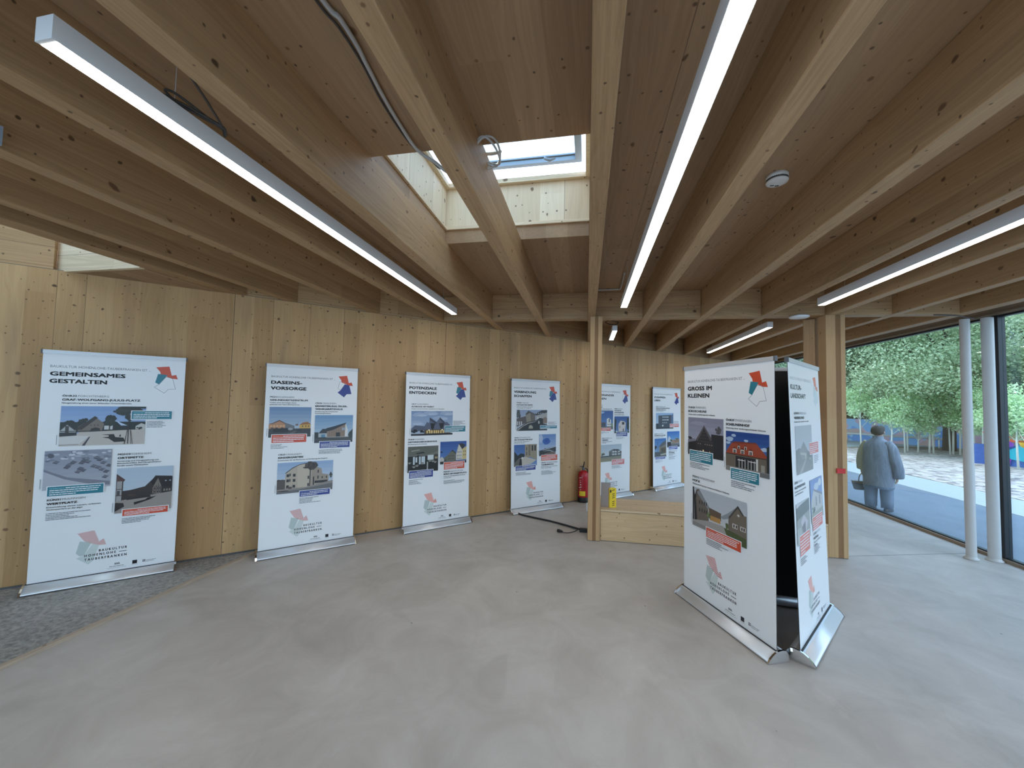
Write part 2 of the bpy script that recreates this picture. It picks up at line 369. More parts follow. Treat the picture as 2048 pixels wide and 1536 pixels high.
# roof build-up above the deck, sized and lengthened unseen to shadow the path
bm = BM()
XS = sorted([-12.0, XW+.3]+[v for o in (OA, OB) for v in (o[0]-.055, o[1]+.055)]); YS = sorted([YB-.15, 18.5]+[v for o in (OA, OB, OC) for v in (o[2]-.055, o[3]+.055)])
for i in range(len(XS)-1):
    for j in range(len(YS)-1):
        cx, cy = (XS[i]+XS[i+1])/2, (YS[j]+YS[j+1])/2
        if any(o[0]-.06 < cx < o[1]+.06 and o[2]-.06 < cy < o[3]+.06 for o in (OA, OB, OC)): continue
        box(bm, XS[i], XS[i+1], YS[j], YS[j+1], ZT+.002, 3.62)
bmesh.ops.remove_doubles(bm, verts=bm.verts, dist=1e-4)
struct(obj('ceiling_roof_buildup', bm, M['darkgrey']))

def rooflight(n, o, near_top, sash=True):
    x0, x1, y0, y1 = o; zt = 3.76; g = .004
    bm = BM(); box(bm, x0-.04, x0-.004, y0, y1, ZT+g, zt); box(bm, x1+.004, x1+.04, y0, y1, ZT+g, zt)
    sides = bm
    fr = struct(obj('window_%d' % n, sides, M['shaft2']))
    bm = BM(); box(bm, x0-.04, x1+.04, y1+.006, y1+.046, ZT+g, zt); box(bm, x0-.04, x1+.04, y0-.046, y0-.006, ZT+g, zt)
    obj('shaft_board', bm, M['shaft'], fr)
    bm = BM()                                       # timber curb and trim bead on top of the deck edge
    box(bm, x0, x1, y1-.02, y1+.006, ZT-.005, ZT+.02); box(bm, x0, x0+.02, y0, y1-.02, ZT-.005, ZT+.02)
    box(bm, x0-.004, x0+.035, y0, y1, zt-.04, zt); box(bm, x1-.035, x1+.004, y0, y1, zt-.04, zt)
    box(bm, x0+.035, x1-.035, y1-.035, y1+.004, zt-.04, zt); box(bm, x0+.035, x1-.035, y0-.004, y0+.03, zt-.04, zt)
    obj('shaft_trim', bm, M['header'], fr)
    ang = math.radians(7); py = (y0+y1)/2
    def tilt(bm):
        bmesh.ops.rotate(bm, cent=(0, py, zt+.04), matrix=Matrix.Rotation(ang, 3, 'X'), verts=bm.verts)
    bm = BM(); a, b, c, d, t = x0+.05, x1-.07, y0+.03, y1-.04, .055; z0, z1 = zt+.01, zt+.07
    box(bm, a, b, d-t, d, z0, z1); box(bm, a, b, c, c+t, z0, z1); box(bm, a, a+t, c+t, d-t, z0, z1); box(bm, b-t, b, c+t, d-t, z0, z1)
    tilt(bm); obj('window_frame', bm, M['skyframe'], fr)
    bm = BM(); box(bm, a+t, b-t, c+t, d-t, zt+.035, zt+.05); tilt(bm); obj('glass_pane', bm, M['glass'], fr)
    bm = BM(); tube(bm, [(a+t, d-.16, zt+.0), (b-t, d-.16, zt+.0)], .007, 8); tilt(bm); obj('blind_bar', bm, M['darkgrey'], fr)
    bm = BM(); tube(bm, [(b-.32, d-.16, zt-.005), (b-.27, d-.14, zt-.01), (b-.22, d-.15, zt-.005)], [.012, .022, .012], 8); tilt(bm); obj('window_handle', bm, M['skyframe'], fr)
    return fr
rooflight(4, OA, 0); rooflight(5, OB, 0); rooflight(6, OC, 0)
# header board and soffit between left roof light and the wall
bm = BM(); box(bm, -4.90, -3.925, 2.705, 2.745, ZB-.005, ZD); obj_h = struct(obj('trim_4', bm, M['header']))
bm = BM(); prism(bm, [(-4.80, 2.75), (-3.93, 2.75), (-3.93, wallY(-3.93)-.005)], ZB-.004, ZB+.02); struct(obj('trim_5', bm, M['deck']))

# window front on the right
bm = BM(); box(bm, XW-.03, XW+.09, YB, P1[1]-.1, 0.0, .036); bevel(bm, .004); struct(obj('trim_7', bm, M['sill']))
bm = BM(); box(bm, XW-.02, XW+.10, YB, P1[1]+.1, 2.89, ZD); box(bm, XW-.045, XW-.02, YB, P1[1], 2.90, 2.915); struct(obj('trim_8', bm, M['sill']))
PANES = [(5.65, P1[1]-.12), (1.3, 5.585), (-3.5, 1.2)]
for i, (ya, yb) in enumerate(PANES):
    bm = BM(); t = .045
    x0, x1 = XW+.0, XW+.06
    box(bm, x0, x1, ya, yb, .036, .05); box(bm, x0, x1, ya, yb, 2.865, 2.89)
    box(bm, x0-.012, x1, ya-.03, ya+.004, .036, 2.89); box(bm, x0-.012, x1, yb-.004, yb+.03, .036, 2.89)
    fr = struct(obj('window_%d' % (i+1), bm, M['blackframe']))
    bm = BM(); box(bm, XW+.022, XW+.034, ya+.004, yb-.004, .05, 2.865); obj('glass_pane', bm, M['glass'], fr)
# back of the room: glazed front as well
bm = BM(); box(bm, P0[0], XW, YB-.1, YB, 0, .35); struct(obj('wall_back', bm, M['bench']))
bm = BM(); box(bm, P0[0], XW, YB-.1, YB-.04, 2.80, ZD)
for x in (-11., -8.5, -6., -3.4, -.7, 2.0, 4.72): box(bm, x, x+.08, YB-.1, YB-.04, .35, 2.80)
fr = struct(obj('window_7', bm, M['blackframe']))
bm = BM(); box(bm, P0[0], XW, YB-.075, YB-.063, .35, 2.80); obj('glass_pane', bm, M['glass'], fr)

# ------------------------------------------------------------------ roof joists
JW = .095
names = {-5: 'fifth', -4: 'fourth', -3: 'third', -2: 'second', -1: 'first'}
def joist(x0, x1, label, y0=YB+.01, z1=ZD-.002):
    a, b = x0, x1
    pts = [(a, y0), (b, y0), (b, wallY(b)-.004), (a, wallY(a)-.004)]
    bm = BM(); prism(bm, pts, ZB, z1)
    es = [e for e in bm.edges if abs(e.verts[0].co.z-ZB) < 1e-5 and abs(e.verts[1].co.z-ZB) < 1e-5]
    bmesh.ops.bevel(bm, geom=es, offset=.004, segments=1, affect='EDGES')
    return tag(obj('roof_joist', bm, M['joist']), label, 'beam', 'roof joists running from the viewer to the timber wall')
LJ = {0: 'roof joist ending over the layered timber post beside the fire extinguisher',
 -1: 'roof joist crossing the middle of the central roof light, lit bright on its right side',
 -2: 'roof joist along the left edge of the central roof light, right of a long lamp',
 -3: 'roof joist just left of the long lamp at upper left, parallel to it',
 -4: 'roof joist second to the left of the upper left lamp, behind the grey box',
 -5: 'roof joist third to the left of the upper left lamp, next to the narrow-spaced pair',
 1: 'roof joist between the long centre lamp and the smoke detector',
 2: 'roof joist just right of the ceiling smoke detector',
 3: 'roof joist just left of the lamp at the upper right edge',
 4: 'roof joist just right of the lamp at the upper right edge',
 5: 'roof joist second right of the upper right lamp, ending over the free white column'}
for kx in range(-5, 6): joist(kx*.7, kx*.7+JW, LJ[kx])
joist(-3.92, -3.77, 'wide roof joist beside the left roof light, lowest at the left picture edge')
joist(4.17, 4.30, 'outermost wide roof joist next to the window front')
# cross beam
def cy(x): return 5.19+.018*x
bm = BM(); ya = .0
segs = []
xs = [wallX(5.16)+.02] + [v for kx in range(-3, 6) for v in (kx*.7-.003, kx*.7+JW+.003)] + [4.167]
xs = [x for x in xs if x >= wallX(5.16)]
bm = BM(); a0 = xs[0]; 
x = a0; idx = [kx for kx in range(-3, 6) if kx*.7 > a0]
cur = a0
for kx in idx+[None]:
    nx = kx*.7-.003 if kx is not None else 4.167
    prism(bm, [(cur, max(cy(cur), 0)), (nx, cy(nx)), (nx, cy(nx)+.15), (max(cur, wallX(5.3)) if cur == a0 else cur, cy(cur)+.15)], ZB+.002, ZD-.003)
    if kx is not None: cur = kx*.7+JW+.003
tag(obj('cross_beam', bm, M['cross']), 'glued cross beam running sideways between the joists above the two timber piers', 'beam')

# ------------------------------------------------------------------ timber piers
def layered(name, label, p, ang, w_, d, z1, nlay=(1, 0, 1)):
    t = thing(name, label, 'column', (p[0], p[1], 0), ang, 'layered timber piers')
    tot = sum(l for l, _ in nlay); x = 0
    for wd, dk in nlay:
        bm = BM(); a = x/tot*w_; b = (x+wd)/tot*w_
        box(bm, a, b-.001, 0, d, .008, z1); bevel(bm, .002, 1)
        obj('timber_layer', bm, M['lay_dark'] if dk else M['lay_light'], t); x += wd
    bm = BM(); box(bm, .002, w_-.002, .004, d, 0, .012); obj('base_plate', bm, M['darkgrey'], t)
    return t
layered('timber_post', 'narrow layered timber post standing left of the low wooden bench', (.035, 5.06), .03, .15, .13, ZB-.002, ((3, 0), (2.2, 1), (2, 0), (.8, 0)))
pier = layered('timber_pier', 'wide layered timber pier by the window front with a strip of red tape', (2.785, 5.205), .03, .205, .15, ZB-.002, ((2.2, 0), (1.4, 0), (1.9, 1), (1.7, 0)))
bm = BM(); prism(bm, [(2.785, 5.362), (2.985, 5.368), (2.985, 5.43), (2.785, 5.425)], 0, ZB-.002); bevel(bm, .002, 1)
tag(obj('timber_stud', bm, M['stud']), 'greyish timber stud fixed behind the layered pier near the windows', 'column')
bm = BM(); prism(bm, [(2.69, 5.505), (2.782, 5.432), (2.985, 5.436), (2.96, 5.62), (2.80, 5.66)], 0, ZB-.002); bevel(bm, .002, 1)
tag(obj('timber_upright', bm, M['fin']), 'warm tan timber panel standing behind the grey stud at the bench end', 'column')
bm = BM()
box(bm, 2.872, 2.962, 5.193, 5.204, .980, 1.036)
tag(obj('red_tape', bm, M['tape']), 'short strip of red tape stuck across the layered pier', 'tape')

# bench
t = thing('wooden_bench', 'low wooden box bench between the two timber piers', 'bench')
bm = BM(); prism(bm, [(.19, 5.10), (2.765, 5.175), (2.765, 5.21), (.19, 5.135)], .008, .365); obj('front_board', bm, M['bench'], t)
bm = BM(); prism(bm, [(.19, 5.098), (2.765, 5.173), (2.765, 5.27), (2.66, 5.40), (2.46, 5.80), (.20, 5.73)], .370, .392); obj('seat_board', bm, M['benchtop'], t)
bm = BM(); prism(bm, [(.20, 5.70), (2.46, 5.77), (2.46, 5.80), (.20, 5.73)], 0, .368); prism(bm, [(.20, 5.14), (.23, 5.14), (.23, 5.69), (.20, 5.69)], 0, .368); obj('rear_board', bm, M['bench'], t)
bm = BM(); prism(bm, [(.20, 5.108), (2.76, 5.185), (2.76, 5.20), (.20, 5.13)], 0, .006); obj('plinth', bm, M['darkgrey'], t)

# ------------------------------------------------------------------ white columns at the windows
def round_column(x, y, r, label, z1):
    t = thing('steel_column', label, 'column', (x, y, 0), 0, 'white round steel columns')
    bm = BM(); lathe(bm, [(r, .0), (r, z1)], 32); lathe(bm, [(0, z1), (r, z1)], 32); obj('shaft', bm, M['column'], t)
    bm = BM(); lathe(bm, [(0, 0), (r+.022, 0), (r+.02, .012), (r+.006, .02), (r, .035)], 32); obj('base_collar', bm, M['column'], t)
    return t
round_column(4.475, 5.60, .045, 'white round steel column standing free in front of the window front', ZB-.003)
round_column(4.70, 5.60, .053, 'thicker white round column right against the black window mullion', 2.86)
# ------------------------------------------------------------------ lamps
def lamp(x, y0, y1, label, zb=2.842):
    t = thing('linear_lamp', label, 'lamp', (x, (y0+y1)/2, zb), 0, 'long white linear ceiling lamps')
    h = (y1-y0)/2; w_ = .036
    bm = BM(); box(bm, -w_, w_, -h, h, -.001, .078); bevel(bm, .003, 2); obj('housing', bm, M['white_plastic'], t)
    bm = BM(); box(bm, -w_+.003, w_-.003, -h+.008, h-.004, -.002, .008); obj('diffuser', bm, M['diffuser'], t)
    bm = BM(); box(bm, -w_, w_, -h-.006, -h+.0, -.002, .078); bevel(bm, .002, 1); obj('end_cap', bm, M['white_plastic'], t)
    bm = BM(); box(bm, -w_, w_, h, h+.004, -.002, .078); bevel(bm, .0015, 1); obj('end_cap', bm, M['white_plastic'], t)
    for s in (-1, 1):
        bm = BM(); tube(bm, [(0, s*h*.8, .078), (0, s*h*.8, ZD-zb)], .0015, 6); box(bm, -.012, .012, s*h*.8-.02, s*h*.8+.02, .078, .088)
        obj('suspension_wire', bm, M['cable_grey'], t)
    return t
lamp(-1.705, .875, 4.745, 'long linear lamp at upper left with its near end in view')
lamp(.405, .70, 4.585, 'long linear lamp over the room centre running out of the top edge')
lamp(2.47, .80, 4.69, 'long linear lamp cut off by the right picture edge')
lamp(.405, 6.05, 6.93, 'short linear lamp seen just right of the narrow timber post')
lamp(2.49, 5.93, 8.72, 'distant linear lamp above the front banner headed GROSS IM KLEINEN')
# behind the camera the rows go on
for x, w_ in ((-1.705, 'left'), (.405, 'middle'), (2.47, 'right')): lamp(x, -3.1, -.3, 'linear lamp behind the viewpoint, continuing the %s row' % w_)
bm = BM(); box(bm, -2.715, -2.665, .90, 1.255, 2.855, 2.945); bevel(bm, .008, 3)
tag(obj('junction_box', bm, M['skyframe']), 'blue-grey box on a joist cut by the left picture edge', 'box')

# smoke detector and access disc
t = thing('smoke_detector', 'round white smoke detector on the ceiling boards', 'smoke detector', (1.165, 2.665, ZD))
bm = BM(); lathe(bm, [(0, -.0), (.062, 0), (.062, -.022), (.056, -.024)], 40); obj('base', bm, M['white'], t)
bm = BM(); lathe(bm, [(.056, -.022), (.056, -.036), (.060, -.037)], 40)
for i in range(40):
    a = 2*PI*i/40; c, s = math.cos(a), math.sin(a)
    hexa(bm, [(c*.055-s*.001, s*.055+c*.001, -.036), (c*.055+s*.001, s*.055-c*.001, -.036), (c*.060+s*.001, s*.060-c*.001, -.036), (c*.060-s*.001, s*.060+c*.001, -.036)]+
             [(c*.055-s*.001, s*.055+c*.001, -.023), (c*.055+s*.001, s*.055-c*.001, -.023), (c*.060+s*.001, s*.060-c*.001, -.023), (c*.060-s*.001, s*.060+c*.001, -.023)])
obj('vent_ring', bm, M['darkgrey'], t)
bm = BM(); lathe(bm, [(.060, -.036), (.062, -.040), (.060, -.046), (.04, -.050), (0, -.051)], 40); obj('cover', bm, M['white'], t)
bm = BM(); box(bm, -.03, -.008, .02, .028, -.053, -.050); box(bm, 0, .022, .026, .036, -.053, -.0498); obj('test_button', bm, M['darkgrey'], t)
t = thing('ceiling_disc', 'flat white round disc under the cross beam beside the right pier', 'access point', (2.50, 5.20, ZB))
bm = BM(); lathe(bm, [(0, 0), (.05, 0), (.05, -.012), (.098, -.016), (.102, -.026), (.095, -.034), (0, -.036)], 40); obj('cover', bm, M['white'], t)
bm = BM(); lathe(bm, [(.099, -.012), (.104, -.018), (.103, -.028), (.1, -.03)], 40); obj('rim', bm, M['alu'], t)

# cables on the ceiling
def cable(name, label, pts, r, mat, n=8, cat='cable'):
    bm = BM(); tube(bm, spline(pts, n), r, 8); return tag(obj(name, bm, mat), label, cat)
cable('ceiling_cable', 'grey cable running along the ceiling boards to the central roof light',
      [(-.975, .7, 3.185), (-.971, 1.18, 3.185), (-.951, 1.27, 3.185), (-.953, 1.39, 3.185), (-.965, 1.48, 3.185), (-.985, 1.67, 3.185), (-.994, 1.84, 3.185), (-.982, 2.02, 3.17), (-.90, 2.09, 3.13), (-.82, 2.16, 3.10), (-.72, 2.2, 3.215), (-.58, 2.21, 3.225), (-.52, 2.16, 3.2)], .010, M['cable_grey'])
cable('ceiling_cable', 'added dark strand drawing the shadow of the grey cable on the ceiling boards',
      [(-1.0, .7, 3.19), (-1.0, 1.18, 3.19), (-.982, 1.3, 3.19), (-.985, 1.48, 3.19), (-1.013, 1.7, 3.19), (-1.01, 2.0, 3.187), (-.92, 2.1, 3.14), (-.86, 2.13, 3.11), (-.72, 2.19, 3.206)], .005, M['cable_dark'])  # dark tube added where the grey cable throws its shadow
co = []
for i in range(40):
    a = i/39*2*PI*2.6; co.append((-.575+.065*math.cos(a), 2.09+.125*math.sin(a), 3.13+.004*i/4+.02*math.sin(a*1.7)))
cable('cable_coil', 'loose coil of grey cable hanging in the central roof light', co, .006, M['cable_grey'], 2)
lo = [(-1.56, 1.0, 3.15), (-1.55, 1.17, 3.0), (-1.565, 1.26, 2.96), (-1.60, 1.34, 2.95), (-1.63, 1.40, 2.945), (-1.65, 1.43, 2.94), (-1.66, 1.36, 2.95), (-1.67, 1.28, 2.96), (-1.69, 1.24, 2.97), (-1.70, 1.22, 2.96), (-1.69, 1.27, 2.94), (-1.665, 1.36, 2.94), (-1.648, 1.42, 2.94), (-1.67, 1.46, 2.93)]
cable('lamp_cable', 'dark cable loop lying on the lamp at upper left', lo, .005, M['cable_dark'], 6)
cable('lamp_cable', 'thin dark cable bundled with the loop over the upper left lamp', [(-1.70, 1.20, 2.935), (-1.68, 1.28, 2.945), (-1.655, 1.36, 2.945), (-1.635, 1.42, 2.94), (-1.655, 1.45, 2.93)], .006, M['cable_dark'], 6)
cable('ceiling_conduit', 'thin grey conduit running from the central joist to the lamp end', [(.10, 5.03, 3.185), (.2, 5.035, 3.185), (.36, 5.035, 3.185), (.395, 5.0, 3.183), (.397, 4.7, 3.18), (.39, 4.40, 3.175), (.385, 4.34, 3.15)], .009, M['cable_grey'])
cable('lamp_cable', 'dark cable loop behind the short lamp right of the post', [(.36, 6.9, 3.18), (.30, 6.6, 3.1), (.28, 6.2, 3.0), (.34, 6.0, 2.93), (.42, 6.0, 2.93), (.47, 6.2, 3.0), (.45, 6.6, 3.1), (.40, 6.9, 3.18)], .007, M['cable_dark'])
cable('ceiling_cable', 'thin dark cable along the cross beam end to the white columns', [(3.95, 5.31, 2.846), (4.2, 5.36, 2.845), (4.42, 5.5, 2.85), (4.56, 5.62, 2.868), (4.70, 5.72, 2.872)], .006, M['cable_dark'])
# ------------------------------------------------------------------ printed roll-up banners
PH = 2.09                                # height of the banner's top edge, u to the right, v downwards from it
_tc = {}
def text_mesh(s, bold):
    k = (s, bold)
    if k in _tc: return _tc[k]
    cu = bpy.data.curves.new('t', 'FONT'); cu.body = s; cu.size = 1; cu.resolution_u = 2; cu.offset = bold
    o = bpy.data.objects.new('t', cu); me = bpy.data.meshes.new_from_object(o)
    vs = [(v.co.x, v.co.y) for v in me.vertices]; fs = [tuple(p.vertices) for p in me.polygons]
    bpy.data.objects.remove(o); bpy.data.curves.remove(cu); bpy.data.meshes.remove(me)
    _tc[k] = (vs, fs); return _tc[k]
_cv, _cf = text_mesh('H', 0.); CAPH = max(y for _, y in _cv)
TEAL, RED, BLUE, BLK, GREY = (38, 122, 140), (205, 78, 48), (44, 62, 138), (12, 12, 14), (120, 124, 128)
class Ink:
    def __init__(s, seed): s.v = []; s.f = []; s.c = []; s.l = 0; s.r = random.Random(seed)
    def face(s, idx, c): s.f.append(idx); s.c.append(c)
    def poly(s, pts, c, up=True):
        if up: s.l += 1
        y = -(.0016+s.l*.00004); b = len(s.v)
        s.v += [(u-.48, y, PH-v) for u, v in pts]; n = len(pts)
        a = sum(pts[i][0]*pts[(i+1) % n][1]-pts[(i+1) % n][0]*pts[i][1] for i in range(n))
        s.face(list(range(b, b+n)) if a < 0 else list(range(b+n-1, b-1, -1)), c)
    def rect(s, u0, v0, u1, v1, c, up=True): s.poly([(u0, v0), (u1, v0), (u1, v1), (u0, v1)], c, up)
    def text(s, t, u, v, w_, cap, c=BLK, bold=.02, right=False):
        # weight: the outline is laid down four times, shifted by the wanted extra stroke
        vs, fs = text_mesh(t, 0.)
        if not vs: return
        s.l += 1; y = -(.0016+s.l*.00004); e = bold*cap*1.5
        x0 = min(p[0] for p in vs); x1 = max(p[0] for p in vs)
        for dx, dz in (((-1, -1), (1, -1), (-1, 1), (1, 1)) if bold > .01 else ((0, 0),)):
            b = len(s.v)
            s.v += [(u+e+(p[0]-x0)/(x1-x0)*(w_-2*e)-.48+dx*e, y, PH-v+e*.7+p[1]/CAPH*(cap-1.4*e)+dz*e*.7) for p in vs]
            for f in fs: s.face([b+i for i in f], c)
    def lines(s, u, v, ws, pitch, h, c, word=.022, bar=.72):
        s.l += 1
        for i, w_ in enumerate(ws):
            x = u; y = v+i*pitch
            while x < u+w_-.004:
                q = min(word*s.r.uniform(.4, 1.7), u+w_-x)
                s.rect(x, y-h*bar, x+q, y, c, False); x += q+.0028
    def outline(s, pts, t, c):
        s.l += 1; n = len(pts)
        for i in range(n):
            a, b = pts[i], pts[(i+1) % n]; dx, dy = b[0]-a[0], b[1]-a[1]; L = math.hypot(dx, dy); nx, ny = -dy/L*t/2, dx/L*t/2
            s.poly([(a[0]+nx, a[1]+ny), (b[0]+nx, b[1]+ny), (b[0]-nx, b[1]-ny), (a[0]-nx, a[1]-ny)], c, False)
    def blob(s, cx, cy, rx, ry, c, n=11):
        s.poly([(cx+rx*s.r.uniform(.8, 1.12)*math.cos(2*PI*i/n), cy+ry*s.r.uniform(.8, 1.12)*math.sin(2*PI*i/n)) for i in range(n)], c)
    def mesh(s, parent):
        me = bpy.data.meshes.new('printed_panel'); me.from_pydata(s.v, [], s.f)
        ca = me.color_attributes.new('ink', 'FLOAT_COLOR', 'CORNER'); d = []
        for f, c in zip(s.f, s.c): d += [*lin(c), 1.]*len(f)
        ca.data.foreach_set('color', d); me.materials.append(M['ink']); me.validate()
        return put(bpy.data.objects.new('printed_panel', me), parent)

LOGO_R = [(.739, .105), (.837, .092), (.858, .181), (.891, .172), (.906, .215), (.86, .212), (.827, .196), (.775, .176), (.772, .150)]
LOGO_T = [(.756, .169), (.79, .172), (.826, .178), (.767, .272), (.738, .254)]
LOGO_L = [(.734, .300), (.767, .272), (.815, .198), (.865, .206), (.892, .314), (.838, .318), (.808, .356)]
def hatch(k, pts, c, step=.0095, t=.0045):
    """diagonal stripes clipped to a polygon"""
    def clip(poly, a, b, c_):
        out_ = []
        for i in range(len(poly)):
            p, q = poly[i], poly[(i+1) % len(poly)]; fp, fq = a*p[0]+b*p[1]-c_, a*q[0]+b*q[1]-c_
            if fp >= 0: out_.append(p)
            if fp*fq < 0: w_ = fp/(fp-fq); out_.append((p[0]+(q[0]-p[0])*w_, p[1]+(q[1]-p[1])*w_))
        return out_
    a, b = .62, .78; v = [a*p[0]+b*p[1] for p in pts]; x = min(v); k.l += 1
    while x < max(v):
        q = clip(clip(pts, a, b, x), -a, -b, -(x+t))
        if len(q) > 2: k.poly(q, c, False)
        x += step
def frame(k, title, logo, kick=True, glare=False, strong=True):  # the pale variant paints the window's reflection into the ink
    k.rect(0, .0, .96, 2.02, (236, 238, 240))
    lt = 'BAUKULTUR HOHENLOHE-TAUBERFRANKEN IST ...'
    k.text(lt, .048, .1505, .655, .021, (150, 153, 156) if glare else (88, 90, 92), .0)
    for i, (t, w_) in enumerate(title):
        k.text(t, .047, .2235+.0645*i, w_, .0365, (95, 98, 102) if glare else BLK, .05)
    red = (226, 148, 132) if glare else RED
    k.poly(LOGO_R, red)
    if 'T' in logo: k.poly(LOGO_T, TEAL)
    elif 't' in logo: k.outline(LOGO_T, .003, GREY)
    if 'B' in logo: k.poly(LOGO_L, BLUE)
    elif 'b' in logo: k.outline(LOGO_L, .0028, (110, 114, 118))
    if 'f' in logo: k.poly(LOGO_L, (214, 224, 230)); k.poly(LOGO_T, (208, 220, 224))
    # foot emblem
    k.poly([(.299, .0+1.709), (.374, 1.728), (.331, 1.839), (.305, 1.842), (.279, 1.812)], (186, 200, 198))
    k.poly([(.283, 1.857), (.331, 1.839), (.383, 1.738), (.425, 1.762), (.40, 1.86), (.385, 1.902), (.363, 1.926)], (206, 216, 214))
    L = [(.282, 1.636), (.388, 1.622), (.424, 1.731), (.452, 1.708), (.470, 1.763), (.425, 1.762), (.374, 1.738), (.33, 1.713)]
    A = L[:3]+L[6:]; B = [L[2], L[3], L[4], L[5]]
    if strong: hatch(k, A, (196, 66, 56)); hatch(k, B, (196, 66, 56))
    else: k.poly(A, (232, 176, 168)); k.poly([L[2], L[5], L[6]], (232, 176, 168)); k.poly(B, (226, 160, 150))
    if strong: hatch(k, [L[2], L[5], L[6]], (196, 66, 56))
    tcol = (120, 122, 126) if glare else (16, 16, 18)
    k.text('B A U K U L T U R', .425, 1.822, .187, .0215, tcol, .03)
    k.text('H O H E N L O H E', .334, 1.8555, .205, .0215, tcol, .03); k.rect(.558, 1.843, .611, 1.848, tcol)
    k.text('T A U B E R F R A N K E N', .335, 1.891, .277, .0215, tcol, .03)
    g = (90, 92, 95)
    for dx in (0, .012, .024): k.rect(.535+dx, 1.947, .543+dx, 1.958, g)
    k.rect(.532, 1.9585, .572, 1.962, g); k.lines(.500, 1.979, [.10], .01, .006, g, .02); k.lines(.485, 1.992, [.13], .01, .003, (150, 150, 152), .2)
    k.rect(.655, 1.948, .688, 1.981, (22, 24, 30)); k.lines(.650, 1.990, [.045], .01, .003, (150, 150, 152), .1)
    k.rect(.727, 1.955, .746, 1.976, (60, 62, 70)); k.rect(.735, 1.955, .738, 1.976, (225, 228, 230)); k.rect(.727, 1.963, .746, 1.966, (225, 228, 230))
    k.lines(.750, 1.967, [.072], .01, .005, g, .03); k.lines(.750, 1.978, [.06], .01, .004, g, .03)
def head(k, u, v, code, place, name, wn, subs=(), wc=.085, wp=.14, names2=None, glare=False):  # pale tones here likewise imitate the reflection
    b = (80, 82, 86) if glare else (14, 14, 16); g = (150, 152, 156) if glare else (104, 106, 110)
    k.text(code, u, v, wc, .0165, b, .03); k.text(place, u+wc+.008, v, wp, .0165, g, .0)
    y = v+.035
    for nm, w_ in [(name, wn)]+(names2 or []): k.text(nm, u, y, w_, .0190, b, .04); y += .0345
    y -= .009
    for s_, w_ in subs: k.text(s_, u, y, w_, .0115, b, .02); y += .021
def quote(k, u0, v0, u1, v1, c, n=4, side=.012):
    k.rect(u0-.006, v0-.006, u1+.006, v1+.006, (236, 238, 240)); k.rect(u0, v0, u1, v1, c); W = u1-u0-2*side; p = (v1-v0-.012)/n
    lt = tuple(int(x*.35+255*.65) for x in c)
    k.lines(u0+side, v0+.006+p*.78, [W*.28], p, p*.5, tuple(int(x*.6+255*.4) for x in c))
    k.lines(u0+side+W*.3, v0+.006+p*.78, [W*.68], p, p*.55, (236, 240, 242))
    k.lines(u0+side, v0+.006+p*1.78, [W*k.r.uniform(.9, 1) for _ in range(n-2)], p, p*.55, (236, 240, 242))
    k.lines(u0+side, v0+.006+p*(n-.22), [W*k.r.uniform(.5, .7)], p, p*.55, (236, 240, 242))
def small(k, u, v, w_, n=4, c=(92, 94, 98)):
    for i in range(n): k.lines(u, v+.006+.0135*i, [w_*k.r.uniform(.45, 1)], .01, .0065, c, .02)
class Pic:
    def __init__(s, k, u0, v0, u1, v1, sky0, sky1=None):
        s.k = k; s.a = (u0, v0, u1-u0, v1-v0); sky1 = sky1 or sky0
        k.l += 1
        k.rect(u0-.016, v1-.10, u0-.0125, v1-.015, (120, 124, 128), False)
        for i in range(8):
            t = i/7; k.rect(u0, v0+(v1-v0)*i/8, u1, v0+(v1-v0)*(i+1)/8, tuple(sky0[j]*(1-t)+sky1[j]*t for j in range(3)), False)
    def p(s, pts, c): a = s.a; s.k.poly([(a[0]+min(1, max(0, x))*a[2], a[1]+min(1, max(0, y))*a[3]) for x, y in pts], c)
    def r(s, x0, y0, x1, y1, c): s.p([(x0, y0), (x1, y0), (x1, y1), (x0, y1)], c)
    def b(s, x, y, rx, ry, c, n=12): q = s.k.r; s.p([(x+rx*q.uniform(.8, 1.12)*math.cos(2*PI*i/n), y+ry*q.uniform(.8, 1.12)*math.sin(2*PI*i/n)) for i in range(n)], c)
    def tree(s, x, y, rx, ry, c, n=16):
        for _ in range(n):
            q = s.k.r; a = q.uniform(0, 2*PI); d = q.uniform(0, .75); f = q.uniform(.75, 1.25)
            s.b(x+rx*d*math.cos(a)*.8, y+ry*d*math.sin(a)*.8, rx*q.uniform(.2, .45), ry*q.uniform(.2, .45), tuple(min(255, v*f) for v in c), 7)
    def win(s, xs, ys, w_, h, c):
        s.k.l += 1; a = s.a
        for x in xs:
            for y in ys: s.k.rect(a[0]+x*a[2], a[1]+y*a[3], a[0]+(x+w_)*a[2], a[1]+(y+h)*a[3], c, False)

